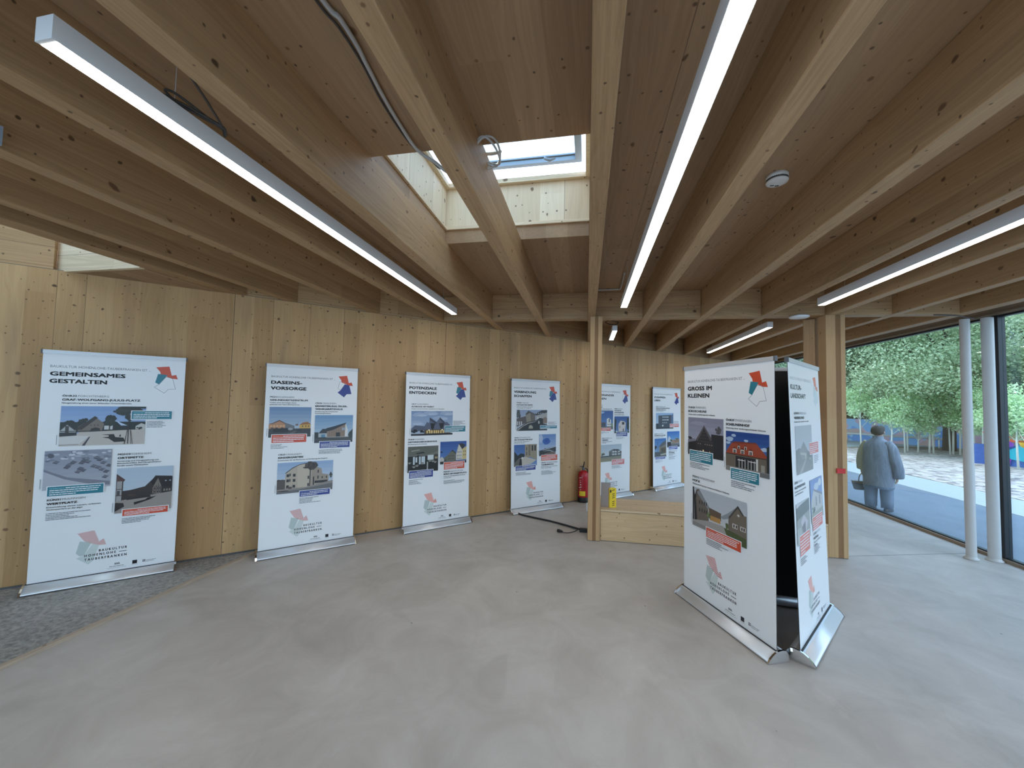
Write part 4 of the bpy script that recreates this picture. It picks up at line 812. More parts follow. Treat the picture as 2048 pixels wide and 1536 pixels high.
def banner_7(k):
    frame(k, [('GROSS IM', .308), ('KLEINEN', .277)], 'Tb')
    head(k, .056, .385, 'ÖHR38', 'ÖHRINGEN', 'BÜROSCHEUNE', .235, [('Umbau einer ortsbildprägenden Scheune', .335)], .087, .13)
    p = Pic(k, .056, .467, .486, .805, (134, 134, 152), (168, 170, 186))
    for x, y in ((.3, .15), (.7, .28), (.5, .45)): p.b(x, y, .24, .05, (150, 150, 168))
    p.tree(.86, .30, .12, .14, (76, 74, 78), 16); p.r(.68, .40, 1, 1, (38, 36, 40)); p.tree(.08, .56, .1, .07, (44, 44, 48), 10); p.p([(.22, .62), (.48, .20), (.70, .52), (.76, .66), (.76, 1), (.22, 1)], (46, 42, 44)); p.p([(.24, .60), (.48, .19), (.70, .52), (.66, .58), (.48, .26), (.30, .60)], (88, 82, 84))
    for y in (.36, .44, .52, .60): p.p([(.48-(y-.2)*.6, y), (.48+(y-.2)*.62, y), (.48+(y-.2)*.63, y+.012), (.48-(y-.2)*.61, y+.012)], (74, 68, 70))
    p.win([.30, .36, .50, .56, .62, .68], [.66], .03, .03, (126, 118, 108)); p.r(0, .60, .24, 1, (30, 30, 32)); p.p([(0, .60), (.22, .56), (.24, .62), (0, .68)], (120, 120, 130)); p.r(0, .88, 1, 1, (34, 34, 36)); p.b(.46, .84, .025, .025, (250, 226, 160)); p.b(.55, .88, .02, .02, (236, 200, 140)); p.b(.64, .85, .012, .012, (240, 210, 160)); p.b(.38, .86, .012, .015, (220, 200, 170))
    quote(k, .082, .766, .366, .860, TEAL, 5); small(k, .084, .872, .31, 4)
    head(k, .514, .477, 'ÖHR37', 'ZWEIFLINGEN', 'SCHEUNENHOF', .234, [('Sanierung einer denkmalgeschützten Scheune', .375)], .088, .155)
    p = Pic(k, .514, .557, .917, .869, (26, 66, 134), (84, 124, 178))
    for x, y, r in ((.1, .2, .1), (.2, .1, .06), (.9, .36, .08), (.06, .3, .06), (.5, .2, .05)): p.b(x, y, r, r*.6, (168, 188, 212))
    p.p([(.0, .54), (.16, .28), (.22, .25), (.72, .22), (.96, .52), (.9, .60), (0, .58)], (152, 66, 42)); p.p([(.16, .28), (.22, .25), (.72, .22), (.74, .25), (.2, .3)], (120, 52, 36))
    for x in (.3, .46): p.r(x, .34, x+.055, .42, (196, 190, 180)); p.r(x+.012, .36, x+.043, .42, (40, 36, 36)); p.p([(x-.012, .345), (x+.02, .31), (x+.07, .345)], (104, 48, 34))
    for x in (.18, .37, .56): p.r(x, .42, x+.09, .53, (206, 202, 194)); p.r(x+.018, .45, x+.072, .53, (40, 38, 40)); p.p([(x-.015, .43), (x+.045, .38), (x+.105, .43)], (104, 48, 34)); p.r(x+.042, .45, x+.048, .53, (206, 202, 194))
    p.r(0, .57, .95, .90, (104, 94, 82)); p.r(.25, .60, .78, .90, (36, 36, 38)); p.win([.33, .40, .47, .54, .61, .68], [.66], .012, .22, (200, 202, 200)); p.win([.30, .56], [.68], .16, .018, (214, 214, 212)); p.r(.72, .60, .77, .9, (196, 194, 188)); p.win([.83], [.72], .08, .16, (150, 146, 134)); p.p([(.95, .30), (1, .26), (1, .9), (.95, .9)], (30, 36, 34)); p.r(0, .88, 1, 1, (128, 126, 122)); p.r(.3, .90, 1, 1, (104, 104, 104)); p.r(0, .56, .95, .58, (58, 44, 38))
    quote(k, .567, .846, .831, .930, TEAL, 5); small(k, .569, .944, .26, 4)
    head(k, .12, 1.003, 'MGH13', 'WEIKERSHEIM', 'HOF 8', .092, [('Wiederbelebung einer landwirtschaftlichen Hofstelle', .43)], .087, .175)
    p = Pic(k, .124, 1.087, .719, 1.426, (178, 184, 192), (196, 200, 204))
    p.p([(.08, .05), (.14, .02), (.32, .36), (.34, .80), (.05, .90)], (104, 94, 84)); p.p([(.09, .12), (.15, .04), (.36, .42), (.32, .46)], (128, 132, 136)); p.win([.14, .19, .24, .28], [.30, .50], .02, .09, (44, 42, 42)); p.p([(.34, .40), (.57, .44), (.57, .62), (.34, .66)], (96, 78, 62)); p.r(.36, .58, .56, .70, (176, 132, 74)); p.p([(.56, .52), (.70, .36), (.86, .14), (.70, .5), (.6, .56)], (136, 142, 146)); p.p([(.70, .50), (.87, .13), (.96, .30), (1, .30), (1, .9), (.70, .8)], (110, 100, 88)); p.p([(.86, .12), (.96, .30), (.94, .32), (.86, .18), (.72, .48), (.70, .46)], (66, 62, 62)); p.win([.77, .90], [.56], .085, .10, (206, 202, 194)); p.win([.785, .825, .915, .95], [.575], .022, .07, (40, 38, 40)); p.b(.87, .34, .02, .03, (200, 196, 188))
    p.r(0, .0, .03, .9, (26, 26, 28)); p.p([(.02, 0), (.05, .2), (.09, .02), (.07, .3), (.10, .9), (.04, .9), (.03, .3)], (34, 32, 32)); p.p([(0, .86), (.34, .74), (.6, .72), (.75, .82), (.8, 1), (0, 1)], (158, 154, 148)); p.p([(.62, .74), (1, .80), (1, 1), (.7, 1)], (74, 84, 50)); p.tree(.34, .60, .05, .12, (92, 104, 66), 12); p.tree(.68, .66, .04, .14, (84, 98, 60), 10); p.r(0, .9, .4, 1, (130, 128, 126))
    quote(k, .296, 1.396, .666, 1.475, RED, 5); small(k, .297, 1.488, .30, 4)
def banner_8(k):  # print washed out, window reflection painted into its colours
    frame(k, [('KULTUR-', .31), ('LANDSCHAFT', .43)], 'f', glare=True, strong=False)
    head(k, .108, .408, 'KÜN10', 'KÜNZELSAU', 'WEINBERG HAUS', .285, [('Neubau einer Aussicht mit Laube', .42)], .12, .23, glare=True)
    g = lambda c: tuple(int(v*.55+205*.45) for v in c)  # mixes the reflection's grey veil into each picture colour
    p = Pic(k, .113, .494, .608, .849, g((170, 184, 192)), g((190, 200, 204)))
    p.p([(.0, .50), (.2, .46), (.34, .52), (.46, .36), (.70, .56), (1, .66), (1, 1), (0, 1)], g((84, 92, 88))); p.p([(.2, .54), (.30, .46), (.46, .34), (.66, .52), (.62, .74), (.30, .7)], g((110, 116, 112))); p.p([(.26, .56), (.6, .60), (.56, .76), (.50, .64), (.24, .60)], g((176, 176, 156))); p.p([(.1, 1), (.5, .74), (.58, .74), (.3, 1)], g((140, 144, 138))); p.tree(.8, .74, .18, .14, g((84, 96, 84)), 12)
    quote(k, .516, .639, .812, .725, (224, 140, 126), 5); small(k, .645, .745, .16, 5, (130, 134, 140))
    head(k, .036, .905, 'ÖHR26', 'ÖHRINGEN', 'ALLMANDHAUS', .29, [('Umbau der Landschaft', .31), ('am Waldrand', .22)], .085, .12, glare=True)
    p = Pic(k, .045, 1.048, .417, 1.335, g((200, 208, 212)), g((180, 190, 190)))
    p.p([(0, .10), (.5, .04), (1, .0), (1, .40), (0, .50)], g((66, 76, 72))); p.p([(0, .4), (1, .30), (1, 1), (0, 1)], g((140, 148, 140))); p.p([(.30, .48), (.52, .34), (.84, .56), (.62, .90), (.36, .62)], g((206, 196, 206))); p.p([(.36, .62), (.62, .52), (.66, .86), (.56, .96)], g((80, 76, 88))); p.p([(0, .6), (.3, .6), (.4, 1), (0, 1)], g((170, 176, 172)))
    quote(k, .106, 1.282, .385, 1.420, (226, 128, 118), 6); small(k, .107, 1.438, .26, 4, (130, 134, 140))
    p = Pic(k, .463, .928, .873, 1.256, g((56, 102, 190)), g((110, 150, 206)))
    p.b(.5, .2, .2, .1, g((190, 206, 226))); p.b(.8, .14, .14, .1, g((206, 216, 230))); p.p([(.04, .52), (.26, .24), (.96, .44), (.96, .84), (.04, .84)], g((196, 194, 184))); p.p([(.26, .23), (.96, .42), (.96, .48), (.28, .28)], g((90, 88, 96))); p.win([.40, .70], [.44], .08, .22, g((80, 84, 92))); p.p([(0, .80), (1, .76), (1, 1), (0, 1)], g((146, 150, 128))); p.tree(.2, .72, .2, .1, g((90, 100, 84)), 10)
    quote(k, .496, 1.220, .829, 1.317, (226, 128, 118), 5)
    head(k, .505, 1.353, 'KÜN30', 'INGELFINGEN', 'MUSTANG', .15, [('Wohnhaus Neubau am', .25), ('Hang', .1)], .09, .13, glare=True); small(k, .505, 1.435, .2, 5, (130, 134, 140))
def banner_9(k):
    frame(k, [('BAUKULTUR', .42)], 'TB')

BASE_PROF = [(-.088, .010), (-.086, .016), (-.07, .030), (-.045, .052), (-.022, .066), (-.006, .071), (-.006, .062), (.006, .062), (.006, .073), (.03, .075), (.052, .070), (.070, .052), (.078, .030), (.072, .012), (.05, .004), (-.05, .004)]
def banner(draw, L, R, label, lean=0., front=True, caps='chrome', seed=1):
    cx, cy_ = (L[0]+R[0])/2, (L[1]+R[1])/2; rz = math.atan2(R[1]-L[1], R[0]-L[0])
    t = thing('rollup_banner', label, 'banner stand', (cx, cy_, 0), rz, 'white roll-up display banners')
    k = Ink(seed); draw(k); pn = k.mesh(t)
    for v in pn.data.vertices: v.co.y += lean*v.co.z
    bm = BM(); n = 6
    for i in range(n):
        z0, z1 = .066+(2.088-.066)*i/n, .066+(2.088-.066)*(i+1)/n
        hexa(bm, [(-.48, lean*z0-.0015, z0), (.48, lean*z0-.0015, z0), (.48, lean*z0+.0015, z0), (-.48, lean*z0+.0015, z0), (-.48, lean*z1-.0015, z1), (.48, lean*z1-.0015, z1), (.48, lean*z1+.0015, z1), (-.48, lean*z1+.0015, z1)])
    for f in bm.faces: f.material_index = 0 if f.normal.y < -.5 or (f.calc_center_median().y-lean*f.calc_center_median().z) < -.001 else 1
    obj('banner_sheet', bm, [M['white'], M['black']], t)
    bm = BM(); box(bm, -.481, .481, -.010, .012, PH-.030, PH+.002); bevel(bm, .003, 2)
    for v in bm.verts: v.co.y += lean*v.co.z
    obj('top_rail', bm, M['silver'], t)
    for s in (-1, 1):
        bm = BM(); box(bm, min(s*.481, s*.492), max(s*.481, s*.492), -.012, .014, PH-.032, PH+.004); bevel(bm, .002, 1)
        for v in bm.verts: v.co.y += lean*v.co.z
        obj('rail_end_cap', bm, M['darkgrey'], t)
    bm = BM(); a = [bm.verts.new((-.487, y, z)) for y, z in BASE_PROF]; b = [bm.verts.new((.487, y, z)) for y, z in BASE_PROF]
    bm.faces.new(a); bm.faces.new(b[::-1])
    for i in range(len(a)):
        j = (i+1) % len(a); f = bm.faces.new((a[j], a[i], b[i], b[j])); f.smooth = i not in (0, 4, 5, 6, 7, 8, 14, 15)
    bmesh.ops.recalc_face_normals(bm, faces=bm.faces)
    ca_ = obj('base_cassette', bm, M['alu'], t)
    bm = BM(); box(bm, -.486, .486, -.0125, -.0035, .0655, .0735); obj('slot_shade', bm, M['black'], ca_)  # black strip painting in the dark slot before the sheet
    bm = BM(); box(bm, -.47, .47, -.06, .05, 0., .006); obj('foot_strip', bm, M['black'], ca_)  # black base strip, also paints the dark gap under the cassette
    for s in (-1, 1):
        bm = BM(); pr = [(y*1.05, max(.002, z*1.06+.0) if z > .02 else z*.5) for y, z in BASE_PROF if not (abs(y) < .007 and z < .07)]
        x0, x1 = s*.487, s*.500
        a = [bm.verts.new((x0, y, z)) for y, z in pr]; b = [bm.verts.new((x1, y, z)) for y, z in pr]; bm.faces.new(a); bm.faces.new(b)
        for i in range(len(a)): bm.faces.new((a[i], a[(i+1) % len(a)], b[(i+1) % len(a)], b[i]))
        bmesh.ops.recalc_face_normals(bm, faces=bm.faces); 
        obj('end_cap', bm, M['chrome'], t)
    bm = BM(); tube(bm, [(0, .022, .07), (0, .020+lean*2.07, 2.07)], .009, 12); obj('support_pole', bm, M['alu'], t)
    return t
def along(L, d=.96): return (L[0]+WD.x*d, L[1]+WD.y*d)
for fn, L, R, lab, ln in (
    (banner_1, (-4.681, 2.548), (-4.001, 3.226), 'white roll-up banner headed GEMEINSAMES GESTALTEN at far left', -.012),
    (banner_2, (-3.418, 3.62), (-2.735, 4.294), 'white roll-up banner headed DASEINS-VORSORGE on the wall side', .05),
    (banner_3, (-2.322, 4.75), (-1.646, 5.431), 'white roll-up banner headed POTENZIALE ENTDECKEN by the timber wall', .032),
    (banner_4, (-1.126, 5.941), (-.415, 6.587), 'white roll-up banner headed VERBINDUNG SCHAFFEN near the fire extinguisher', .031),
    (banner_5, (.14, 7.13), (.825, 7.80), 'white roll-up banner half hidden by the narrow timber post', 0),
    (banner_6, (1.337, 8.311), (2.02, 8.986), 'white roll-up banner headed ZUSAMMEN-LEBEN in the far corner behind the bench', .011),
    (banner_7, (.907, 3.903), (1.298, 3.026), 'front roll-up banner headed GROSS IM KLEINEN, nearest left of the black gap', 0),
    (banner_8, (1.459, 3.061), (2.046, 3.820), 'front roll-up banner headed KULTUR-LANDSCHAFT facing the window front', .030),
    (banner_9, (1.955, 3.885), (.995, 3.965), 'roll-up banner seen only as a black back between the two front banners', 0)):
    banner(fn, L, R or along(L), lab, ln, seed=len(lab))
# ------------------------------------------------------------------ small things inside
t = thing('fire_extinguisher', 'red fire extinguisher on the floor against the timber wall', 'fire extinguisher', (-.040, 7.005, 0), .6)
bm = BM(); lathe(bm, [(0, .004), (.092, .004), (.094, .012), (.094, .085), (.090, .092)], 36); obj('base_ring', bm, M['black'], t)
bm = BM(); lathe(bm, [(.024, .55), (.026, .556), (.026, .585), (.018, .59), (.018, .60), (0, .60)], 20); box(bm, -.05, .02, -.008, .008, .588, .60); obj('valve', bm, M['darkgrey'], t)
bm = BM(); tube(bm, [(-.02, 0, .602), (.0, 0, .62), (.012, 0, .66), (.014, 0, .70)], [.012, .012, .010, .008], 8); box(bm, -.075, .01, -.009, .009, .612, .622); obj('handle', bm, M['black'], t)
bm = BM(); tube(bm, spline([(.02, .0, .575), (.07, .01, .57), (.105, .01, .50), (.106, .01, .32), (.104, .01, .22)], 6), .009, 8); obj('hose', bm, M['black'], t)
def wraplabel(r, z0, z1, a0, a1, n=12):
    bm = BM(); P = [[bm.verts.new((r*math.cos(a0+(a1-a0)*i/n), r*math.sin(a0+(a1-a0)*i/n), z)) for i in range(n+1)] for z in (z0, z1)]
    Q = [[bm.verts.new(((r-.001)*math.cos(a0+(a1-a0)*i/n), (r-.001)*math.sin(a0+(a1-a0)*i/n), z)) for i in range(n+1)] for z in (z0, z1)]
    for i in range(n):
        bm.faces.new((P[0][i], P[0][i+1], P[1][i+1], P[1][i])); bm.faces.new((Q[0][i+1], Q[0][i], Q[1][i], Q[1][i+1]))
        bm.faces.new((P[1][i], P[1][i+1], Q[1][i+1], Q[1][i])); bm.faces.new((P[0][i+1], P[0][i], Q[0][i], Q[0][i+1]))
    return bm
bm = wraplabel(.0915, .118, .20, -2.95, -1.75); obj('yellow_label', bm, M['yellow'], t)['label'] = 'yellow label'
bm = BM(); lathe(bm, [(.088, .088), (.090, .10), (.090, .46), (.086, .49), (.070, .52), (.045, .540), (.022, .548), (.02, .556), (0, .556)], 36)
for i, (a, z, h) in enumerate(((-2.9, .42, .012), (-2.75, .30, .02), (-2.8, .345, .012), (-2.95, .25, .015), (-2.7, .26, .02), (-2.6, .43, .008), (-2.85, .38, .008), (-2.78, .22, .01))):
    for j in range(3):
        q = a+j*.05; x, y = .0912*math.cos(q), .0912*math.sin(q); u = Vector((-math.sin(q), math.cos(q), 0))*.006; z1 = z+h
        hexa(bm, [(x-u.x, y-u.y, z), (x+u.x, y+u.y, z), (x*.985+u.x, y*.985+u.y, z), (x*.985-u.x, y*.985-u.y, z), (x-u.x, y-u.y, z1), (x+u.x, y+u.y, z1), (x*.985+u.x, y*.985+u.y, z1), (x*.985-u.x, y*.985-u.y, z1)], 1)
obj('cylinder', bm, [M['red'], M['white']], t)

# items on the bench beside the post
bm = BM(); box(bm, .20, .318, 5.235, 5.29, .393, .695); bevel(bm, .006, 2)
tag(obj('plastic_box', bm, M['tint_plastic']), 'upright translucent brownish box on the bench beside the post', 'box')
t = thing('yellow_book', 'upright yellow book with black lettering on the bench end', 'book', (.345, 5.238, .393), .35)
bm = BM(); box(bm, -.045, .045, -.012, .0, 0, .245); box(bm, -.045, .045, .036, .05, 0, .245); box(bm, -.047, -.042, -.012, .05, 0, .245)
for i in range(9):
    z = .02+i*.024
    if i % 4 != 3: hexa(bm, [(-.01, -.0135, z), (.022, -.0135, z+.010), (.022, -.012, z+.010), (-.01, -.012, z), (-.01, -.0135, z+.008), (.022, -.0135, z+.018), (.022, -.012, z+.018), (-.01, -.012, z+.008)], 1)
box(bm, -.040, -.022, -.0135, -.012, .19, .225, 1)
obj('cover', bm, [M['yellow'], M['black']], t)
bm = BM(); box(bm, -.041, .043, .001, .035, .003, .240); obj('pages', bm, M['white'], t)
# bottle behind the post, power cable with socket and plug
t = thing('plastic_bottle', 'small white bottle with black cap on the floor behind the post', 'bottle', (.052, 6.42, 0))
bm = BM(); lathe(bm, [(0, .001), (.034, .001), (.037, .01), (.037, .115), (.030, .132), (.014, .14), (.013, .148)], 24); obj('body', bm, M['white'], t)
bm = BM(); lathe(bm, [(.016, .147), (.016, .168), (0, .169)], 20); obj('cap', bm, M['black'], t)
t = thing('extension_cable', 'black power cable on the floor leading from under a banner to the post', 'cable')
bm = BM(); tube(bm, spline([(-1.05, 5.99, .016), (-.92, 5.885, .015), (-.70, 5.785, .015), (-.50, 5.70, .015), (-.28, 5.575, .015), (-.06, 5.43, .016)], 6), .013, 8); obj('flat_cord', bm, M['black'], t)
bm = BM(); box(bm, -.07, .03, 5.355, 5.415, .001, .045); bevel(bm, .008, 2); obj('socket', bm, M['black'], t)
t = thing('power_plug', 'short black lead with a round plug beside the extension socket', 'plug')
bm = BM(); tube(bm, spline([(-.10, 5.42, .012), (-.14, 5.35, .009), (-.22, 5.27, .009), (-.30, 5.27, .012)], 6), .005, 8); obj('cord', bm, M['black'], t)
bm = BM(); tube(bm, [(-.29, 5.272, .02), (-.31, 5.276, .02), (-.335, 5.285, .021), (-.36, 5.295, .021)], [.010, .016, .021, .020], 12); obj('plug_body', bm, M['black'], t)
# construction joint in the screed from the pier to the window front
bm = BM(); prism(bm, [(2.99, 5.30), (4.77, 5.86), (4.77, 5.866), (2.99, 5.306)], 0.0, .0012); struct(obj('trim_9', bm, M['darkgrey']))
# ------------------------------------------------------------------ outside
ZG = -.20
rng = np.random.default_rng(7)
def asphalt():
    k = N('asphalt'); n = k.noise(k.pos(), 60, 4, .7); b = k.noise(k.comb(k.dot((1, 0, 0)), k.math('MULTIPLY', k.dot((0, 1, 0)), .35), 0.), 3, 4, .6)
    return k.fin(k.ramp(k.math('ADD', k.math('MULTIPLY', n, .6), k.math('MULTIPLY', b, .4)), [(.3, (.10, .13, .17)), (.7, (.19, .23, .29))]), .8)
def gravel():
    k = N('pale stone mulch'); vo = k.n('TexVoronoi'); k.set(vo.inputs['Vector'], k.comb(k.dot((1, 0, 0)), k.math('MULTIPLY', k.dot((0, 1, 0)), .8), k.dot((0, 0, 1)))); vo.inputs['Scale'].default_value = 7.5
    sc = k.n('SeparateColor'); k.t.links.new(vo.outputs['Color'], sc.inputs[0])
    c = k.ramp(sc.outputs[0], [(0., (.12, .11, .13)), (1., (.50, .47, .46)), (.35, (.32, .28, .27))])
    c = k.mix(k.math('MULTIPLY', k.ramp(k.noise(k.pos(), .5, 3), [(.5, (0, 0, 0)), (.7, (1, 1, 1))]), .35), c, (.42, .38, .42))
    k.bump(vo.outputs['Distance'], 1., .05); return k.fin(c, .8)
bm = BM(); box(bm, XW+.1, 8.02, -14, 60, ZG-.2, ZG); struct(obj('floor_asphalt_path', bm, asphalt()))
bm = BM(); box(bm, 8.03, 9.45, -14, 60, ZG-.2, ZG+.005); struct(obj('floor_concrete_kerb', bm, plain('pale paving', (.30, .34, .36), .7, var=.08)))
bm = BM(); prism(bm, [(9.46, -14), (19, 14), (19.5, 21.5), (15.6, 23.2), (11.9, 21.8), (9.46, 21.0)], ZG-.2, ZG+.02)
tag(obj('gravel_bed', bm, gravel()), 'pale stone mulch bed between the path and the young trees', 'gravel', kind='stuff')
bm = BM(); box(bm, 9.46, 90, -30, 90, ZG-.22, ZG-.004); box(bm, -60, 9.46, 60.01, 90, ZG-.22, ZG-.004)
struct(obj('floor_ground', bm, plain('dry earth', (.20, .17, .13), .9, var=.3)))
bm = BM(); prism(bm, [(9.47, 21.6), (12.0, 22.3), (17., 24.6), (22., 25.5), (22, 28.5), (9.47, 27)], ZG, ZG+.012); struct(obj('floor_back_road', bm, plain('blue grey road', (.40, .46, .50), .8, var=.1)))

# painted wall behind the bed
A, B, C2 = Vector((12.5, 30.0)), Vector((19.2, 24.6)), Vector((24.0, 15.0))
def mural():
    k = N('mural paint'); p = k.pos(); n1 = k.noise(p, .55, 2, .5, .6); n2 = k.noise(k.comb(k.math('ADD', k.dot((1, 0, 0)), 40.), k.dot((0, 1, 0)), k.math('MULTIPLY', k.dot((0, 0, 1)), 1.4)), .8, 2, .5, .4)
    c = k.ramp(n1, [(.30, (.12, .32, .72)), (.70, (.66, .70, .42)), (.42, (.30, .52, .78)), (.50, (.62, .42, .52)), (.56, (.20, .44, .80)), (.63, (.52, .62, .78))], 'CONSTANT')
    c = k.mix(k.ramp(n2, [(.60, (0, 0, 0)), (.62, (1, 1, 1))]), c, (.55, .38, .36))
    return k.fin(c, .6)
bm = BM(); wallbox(bm, A, B, .25, ZG, 1.15); wallbox(bm, B, C2, .25, ZG, 1.25)
tag(obj('painted_wall', bm, mural()), 'low wall painted in blue, ochre and pink behind the young trees', 'wall')
t = thing('guard_rail', 'pale horizontal rail on posts in front of the painted wall', 'railing')
d = (B-A).normalized(); nn = Vector((d.y, -d.x))
a = A+nn*1.1; b = B+nn*1.1
bm = BM(); tube(bm, [(a.x, a.y, .32), (b.x, b.y, .28)], .05, 8); obj('rail', bm, M['column'], t)
for i in range(7):
    q = a.lerp(b, (i+.5)/7); bm = BM(); tube(bm, [(q.x, q.y, ZG), (q.x, q.y, .3)], .035, 8); obj('post', bm, M['column'], t)
# colourful inflatable-looking graffiti figure at right
t = thing('graffiti_board', 'upright board sprayed with orange, yellow and purple shapes beyond the right pane', 'graffiti')
gx, gy = 14.95, 17.0; dv = Vector((.72, -.69)).normalized(); nv = Vector((-dv.y, dv.x))
bm = BM(); p, q = Vector((gx, gy))-dv*1.15, Vector((gx, gy))+dv*3.6; wallbox(bm, p, q, .12, ZG, .55); obj('board', bm, plain('deep blue sprayed board', (.03, .10, .36), .5, var=.3), t)
for i, (s, z, rx, rz_, c) in enumerate(((.1, .92, .75, .20, (.85, .12, .02)), (.7, .72, .75, .26, (.95, .52, .01)), (-.35, .62, .3, .2, (.28, .06, .50)), (-.45, .35, .2, .3, (.02, .22, .62)), (.2, .28, .4, .3, (.02, .45, .55)), (-.3, .0, .25, .14, (.36, .04, .46)), (1.5, .3, .5, .3, (.05, .12, .45)), (2.4, .8, .6, .35, (.50, .10, .35)))):
    bm = BM(); n = 18; o = Vector((gx, gy))-nv*.02; fr_ = []; bk = []
    for j in range(n):
        a_ = 2*PI*j/n; f = 1+.18*math.sin(3*a_+i); pt = o+dv*(s+rx*f*math.cos(a_)); z_ = max(ZG+.02, min(1.2, z+rz_*f*math.sin(a_)))
        fr_.append(bm.verts.new((pt.x-nv.x*.03, pt.y-nv.y*.03, z_))); bk.append(bm.verts.new((pt.x, pt.y, z_)))
    bm.faces.new(fr_); bm.faces.new(bk[::-1])
    for j in range(n): bm.faces.new((fr_[j], bk[j], bk[(j+1) % n], fr_[(j+1) % n]))
    bmesh.ops.recalc_face_normals(bm, faces=bm.faces)
    obj('painted_shape', bm, plain('spray paint %d' % i, c, .4), t)

# foliage: many small leaf quads in one mesh per crown
def leafmat(name, c1, c2, tr=.45):
    k = N(name); n = k.noise(k.pos(), 2.2, 3); w_ = k.n('TexWhiteNoise', noise_dimensions='3D')
    g = k.n('NewGeometry'); k.t.links.new(g.outputs['Random Per Island'], w_.inputs['Vector'])
    c = k.mix(k.math('ADD', k.math('MULTIPLY', n, .4), k.math('MULTIPLY', g.outputs['Random Per Island'], .6)), c1, c2)
    d1 = k.n('BsdfDiffuse'); d2 = k.n('BsdfTranslucent'); ms_ = k.n('MixShader'); ms_.inputs[0].default_value = tr
    k.t.links.new(c, d1.inputs[0]); k.t.links.new(c, d2.inputs[0]); gl_ = k.n('BsdfGlossy'); gl_.inputs['Roughness'].default_value = .35; m2 = k.n('MixShader'); m2.inputs[0].default_value = .07
    k.t.links.new(d1.outputs[0], ms_.inputs[1]); k.t.links.new(d2.outputs[0], ms_.inputs[2]); k.t.links.new(ms_.outputs[0], m2.inputs[1]); k.t.links.new(gl_.outputs[0], m2.inputs[2]); k.t.links.new(m2.outputs[0], k.o.inputs[0])
    return k.m
LF = [leafmat('broad tree leaf', (.16, .30, .14), (.72, .80, .52)), leafmat('dark tree leaf', (.07, .15, .08), (.46, .58, .36)), leafmat('sapling leaf', (.34, .56, .28), (.76, .92, .58), .5)]
BARK = plain('dark bark', (.055, .045, .038), .9, var=.3); STEM = plain('pale sapling bark', (.62, .62, .55), .7, var=.1); STAKE = plain('pale tree stake', (.70, .68, .60), .7)
def leaves(name, centres, radii, n, size, mat, parent, flat=.55):
    ci = rng.integers(0, len(centres), n); C_ = np.array(centres, float)[ci]; R_ = np.array(radii, float)[ci]
    d_ = rng.normal(size=(n, 3)); d_ /= np.linalg.norm(d_, axis=1)[:, None]
    P = C_+d_*R_*(rng.random((n, 1))**.45)
    nrm = rng.normal(size=(n, 3))+np.array([0, 0, flat*2]); nrm /= np.linalg.norm(nrm, axis=1)[:, None]
    a_ = np.cross(nrm, rng.normal(size=(n, 3))); a_ /= np.linalg.norm(a_, axis=1)[:, None]; b_ = np.cross(nrm, a_)
    s = size*(.6+.8*rng.random((n, 1)))
    V = np.stack([P-a_*s*.5, P+b_*s*.28, P+a_*s*.5, P-b_*s*.28], 1).reshape(-1, 3)
    me = bpy.data.meshes.new(name); me.vertices.add(4*n); me.vertices.foreach_set('co', V.ravel()); me.loops.add(4*n); me.loops.foreach_set('vertex_index', np.arange(4*n, dtype=np.int32))
    me.polygons.add(n); me.polygons.foreach_set('loop_start', np.arange(0, 4*n, 4, dtype=np.int32)); me.polygons.foreach_set('loop_total', np.full(n, 4, dtype=np.int32))
    me.materials.append(mat); me.update(calc_edges=True); me.validate(); return put(bpy.data.objects.new(name, me), parent)
def tree(x, y, h, cr, zc, label, mat, n=15000, size=.24, trunk=.22, layers=16, group='broad trees beyond the painted wall'):
    t = thing('broad_tree', label, 'tree', (x, y, ZG), 0, group)
    rr = random.Random(int(x*31+y*17)); bm = BM()
    tube(bm, [(0, 0, 0), (.1, .05, h*.25), (-.05, .1, h*.5), (.1, 0, h*.8)], [trunk*1.25, trunk, trunk*.7, trunk*.25], 10)
    cs, rs = [], []
    for i in range(layers):
        a_ = rr.uniform(0, 2*PI); f = rr.uniform(.15, .9); z = zc*rr.uniform(.55, 1.45)
        z = min(max(z, 3.3), h)
        e_ = Vector((cr*f*math.cos(a_), cr*f*math.sin(a_), z)); s0 = Vector((0, .05, h*rr.uniform(.2, .5)))
        tube(bm, [s0, s0.lerp(e_, .5)+Vector((0, 0, .3)), e_], [trunk*.4, trunk*.2, trunk*.06], 6)
        cs.append(tuple(e_)); q = cr*rr.uniform(.30, .50); rs.append((q, q, q*rr.uniform(.30, .5)))
    obj('trunk', bm, BARK, t); leaves('crown', cs, rs, int(n*3.6), size*.45, mat, t); return t
tree(17.3, 22.6, 9.5, 6.0, 4.9, 'large broad tree with a dark trunk seen just left of the round column', LF[0], 26000, .26, .20, 30)
tree(12.6, 27.5, 9, 5.6, 4.9, 'broad tree filling the left pane beside the timber pier', LF[1], 22000, .26, .26, 28)
tree(16.6, 30.5, 10, 6., 5.2, 'broad tree behind the young trees, right above the person outside', LF[0], 22000, .28, .3, 28)
tree(24.5, 24.5, 10, 6.5, 4.9, 'broad tree behind the two white columns', LF[1], 22000, .28, .3, 28)
tree(20.5, 16.4, 8.5, 5.4, 4.6, 'broad tree seen through the right-hand pane', LF[0], 24000, .24, .25, 28)
tree(26., 16., 10, 6., 5.0, 'broad tree further back in the right-hand pane', LF[1], 16000, .30, .25, 24)
tree(21., 33., 11, 7., 5.4, 'tall tree deepest behind the painted wall', LF[1], 20000, .34, .3, 26)
tree(9.6, 33., 10, 6., 5.0, 'broad tree at the far end of the path', LF[1], 14000, .30, .25, 22)
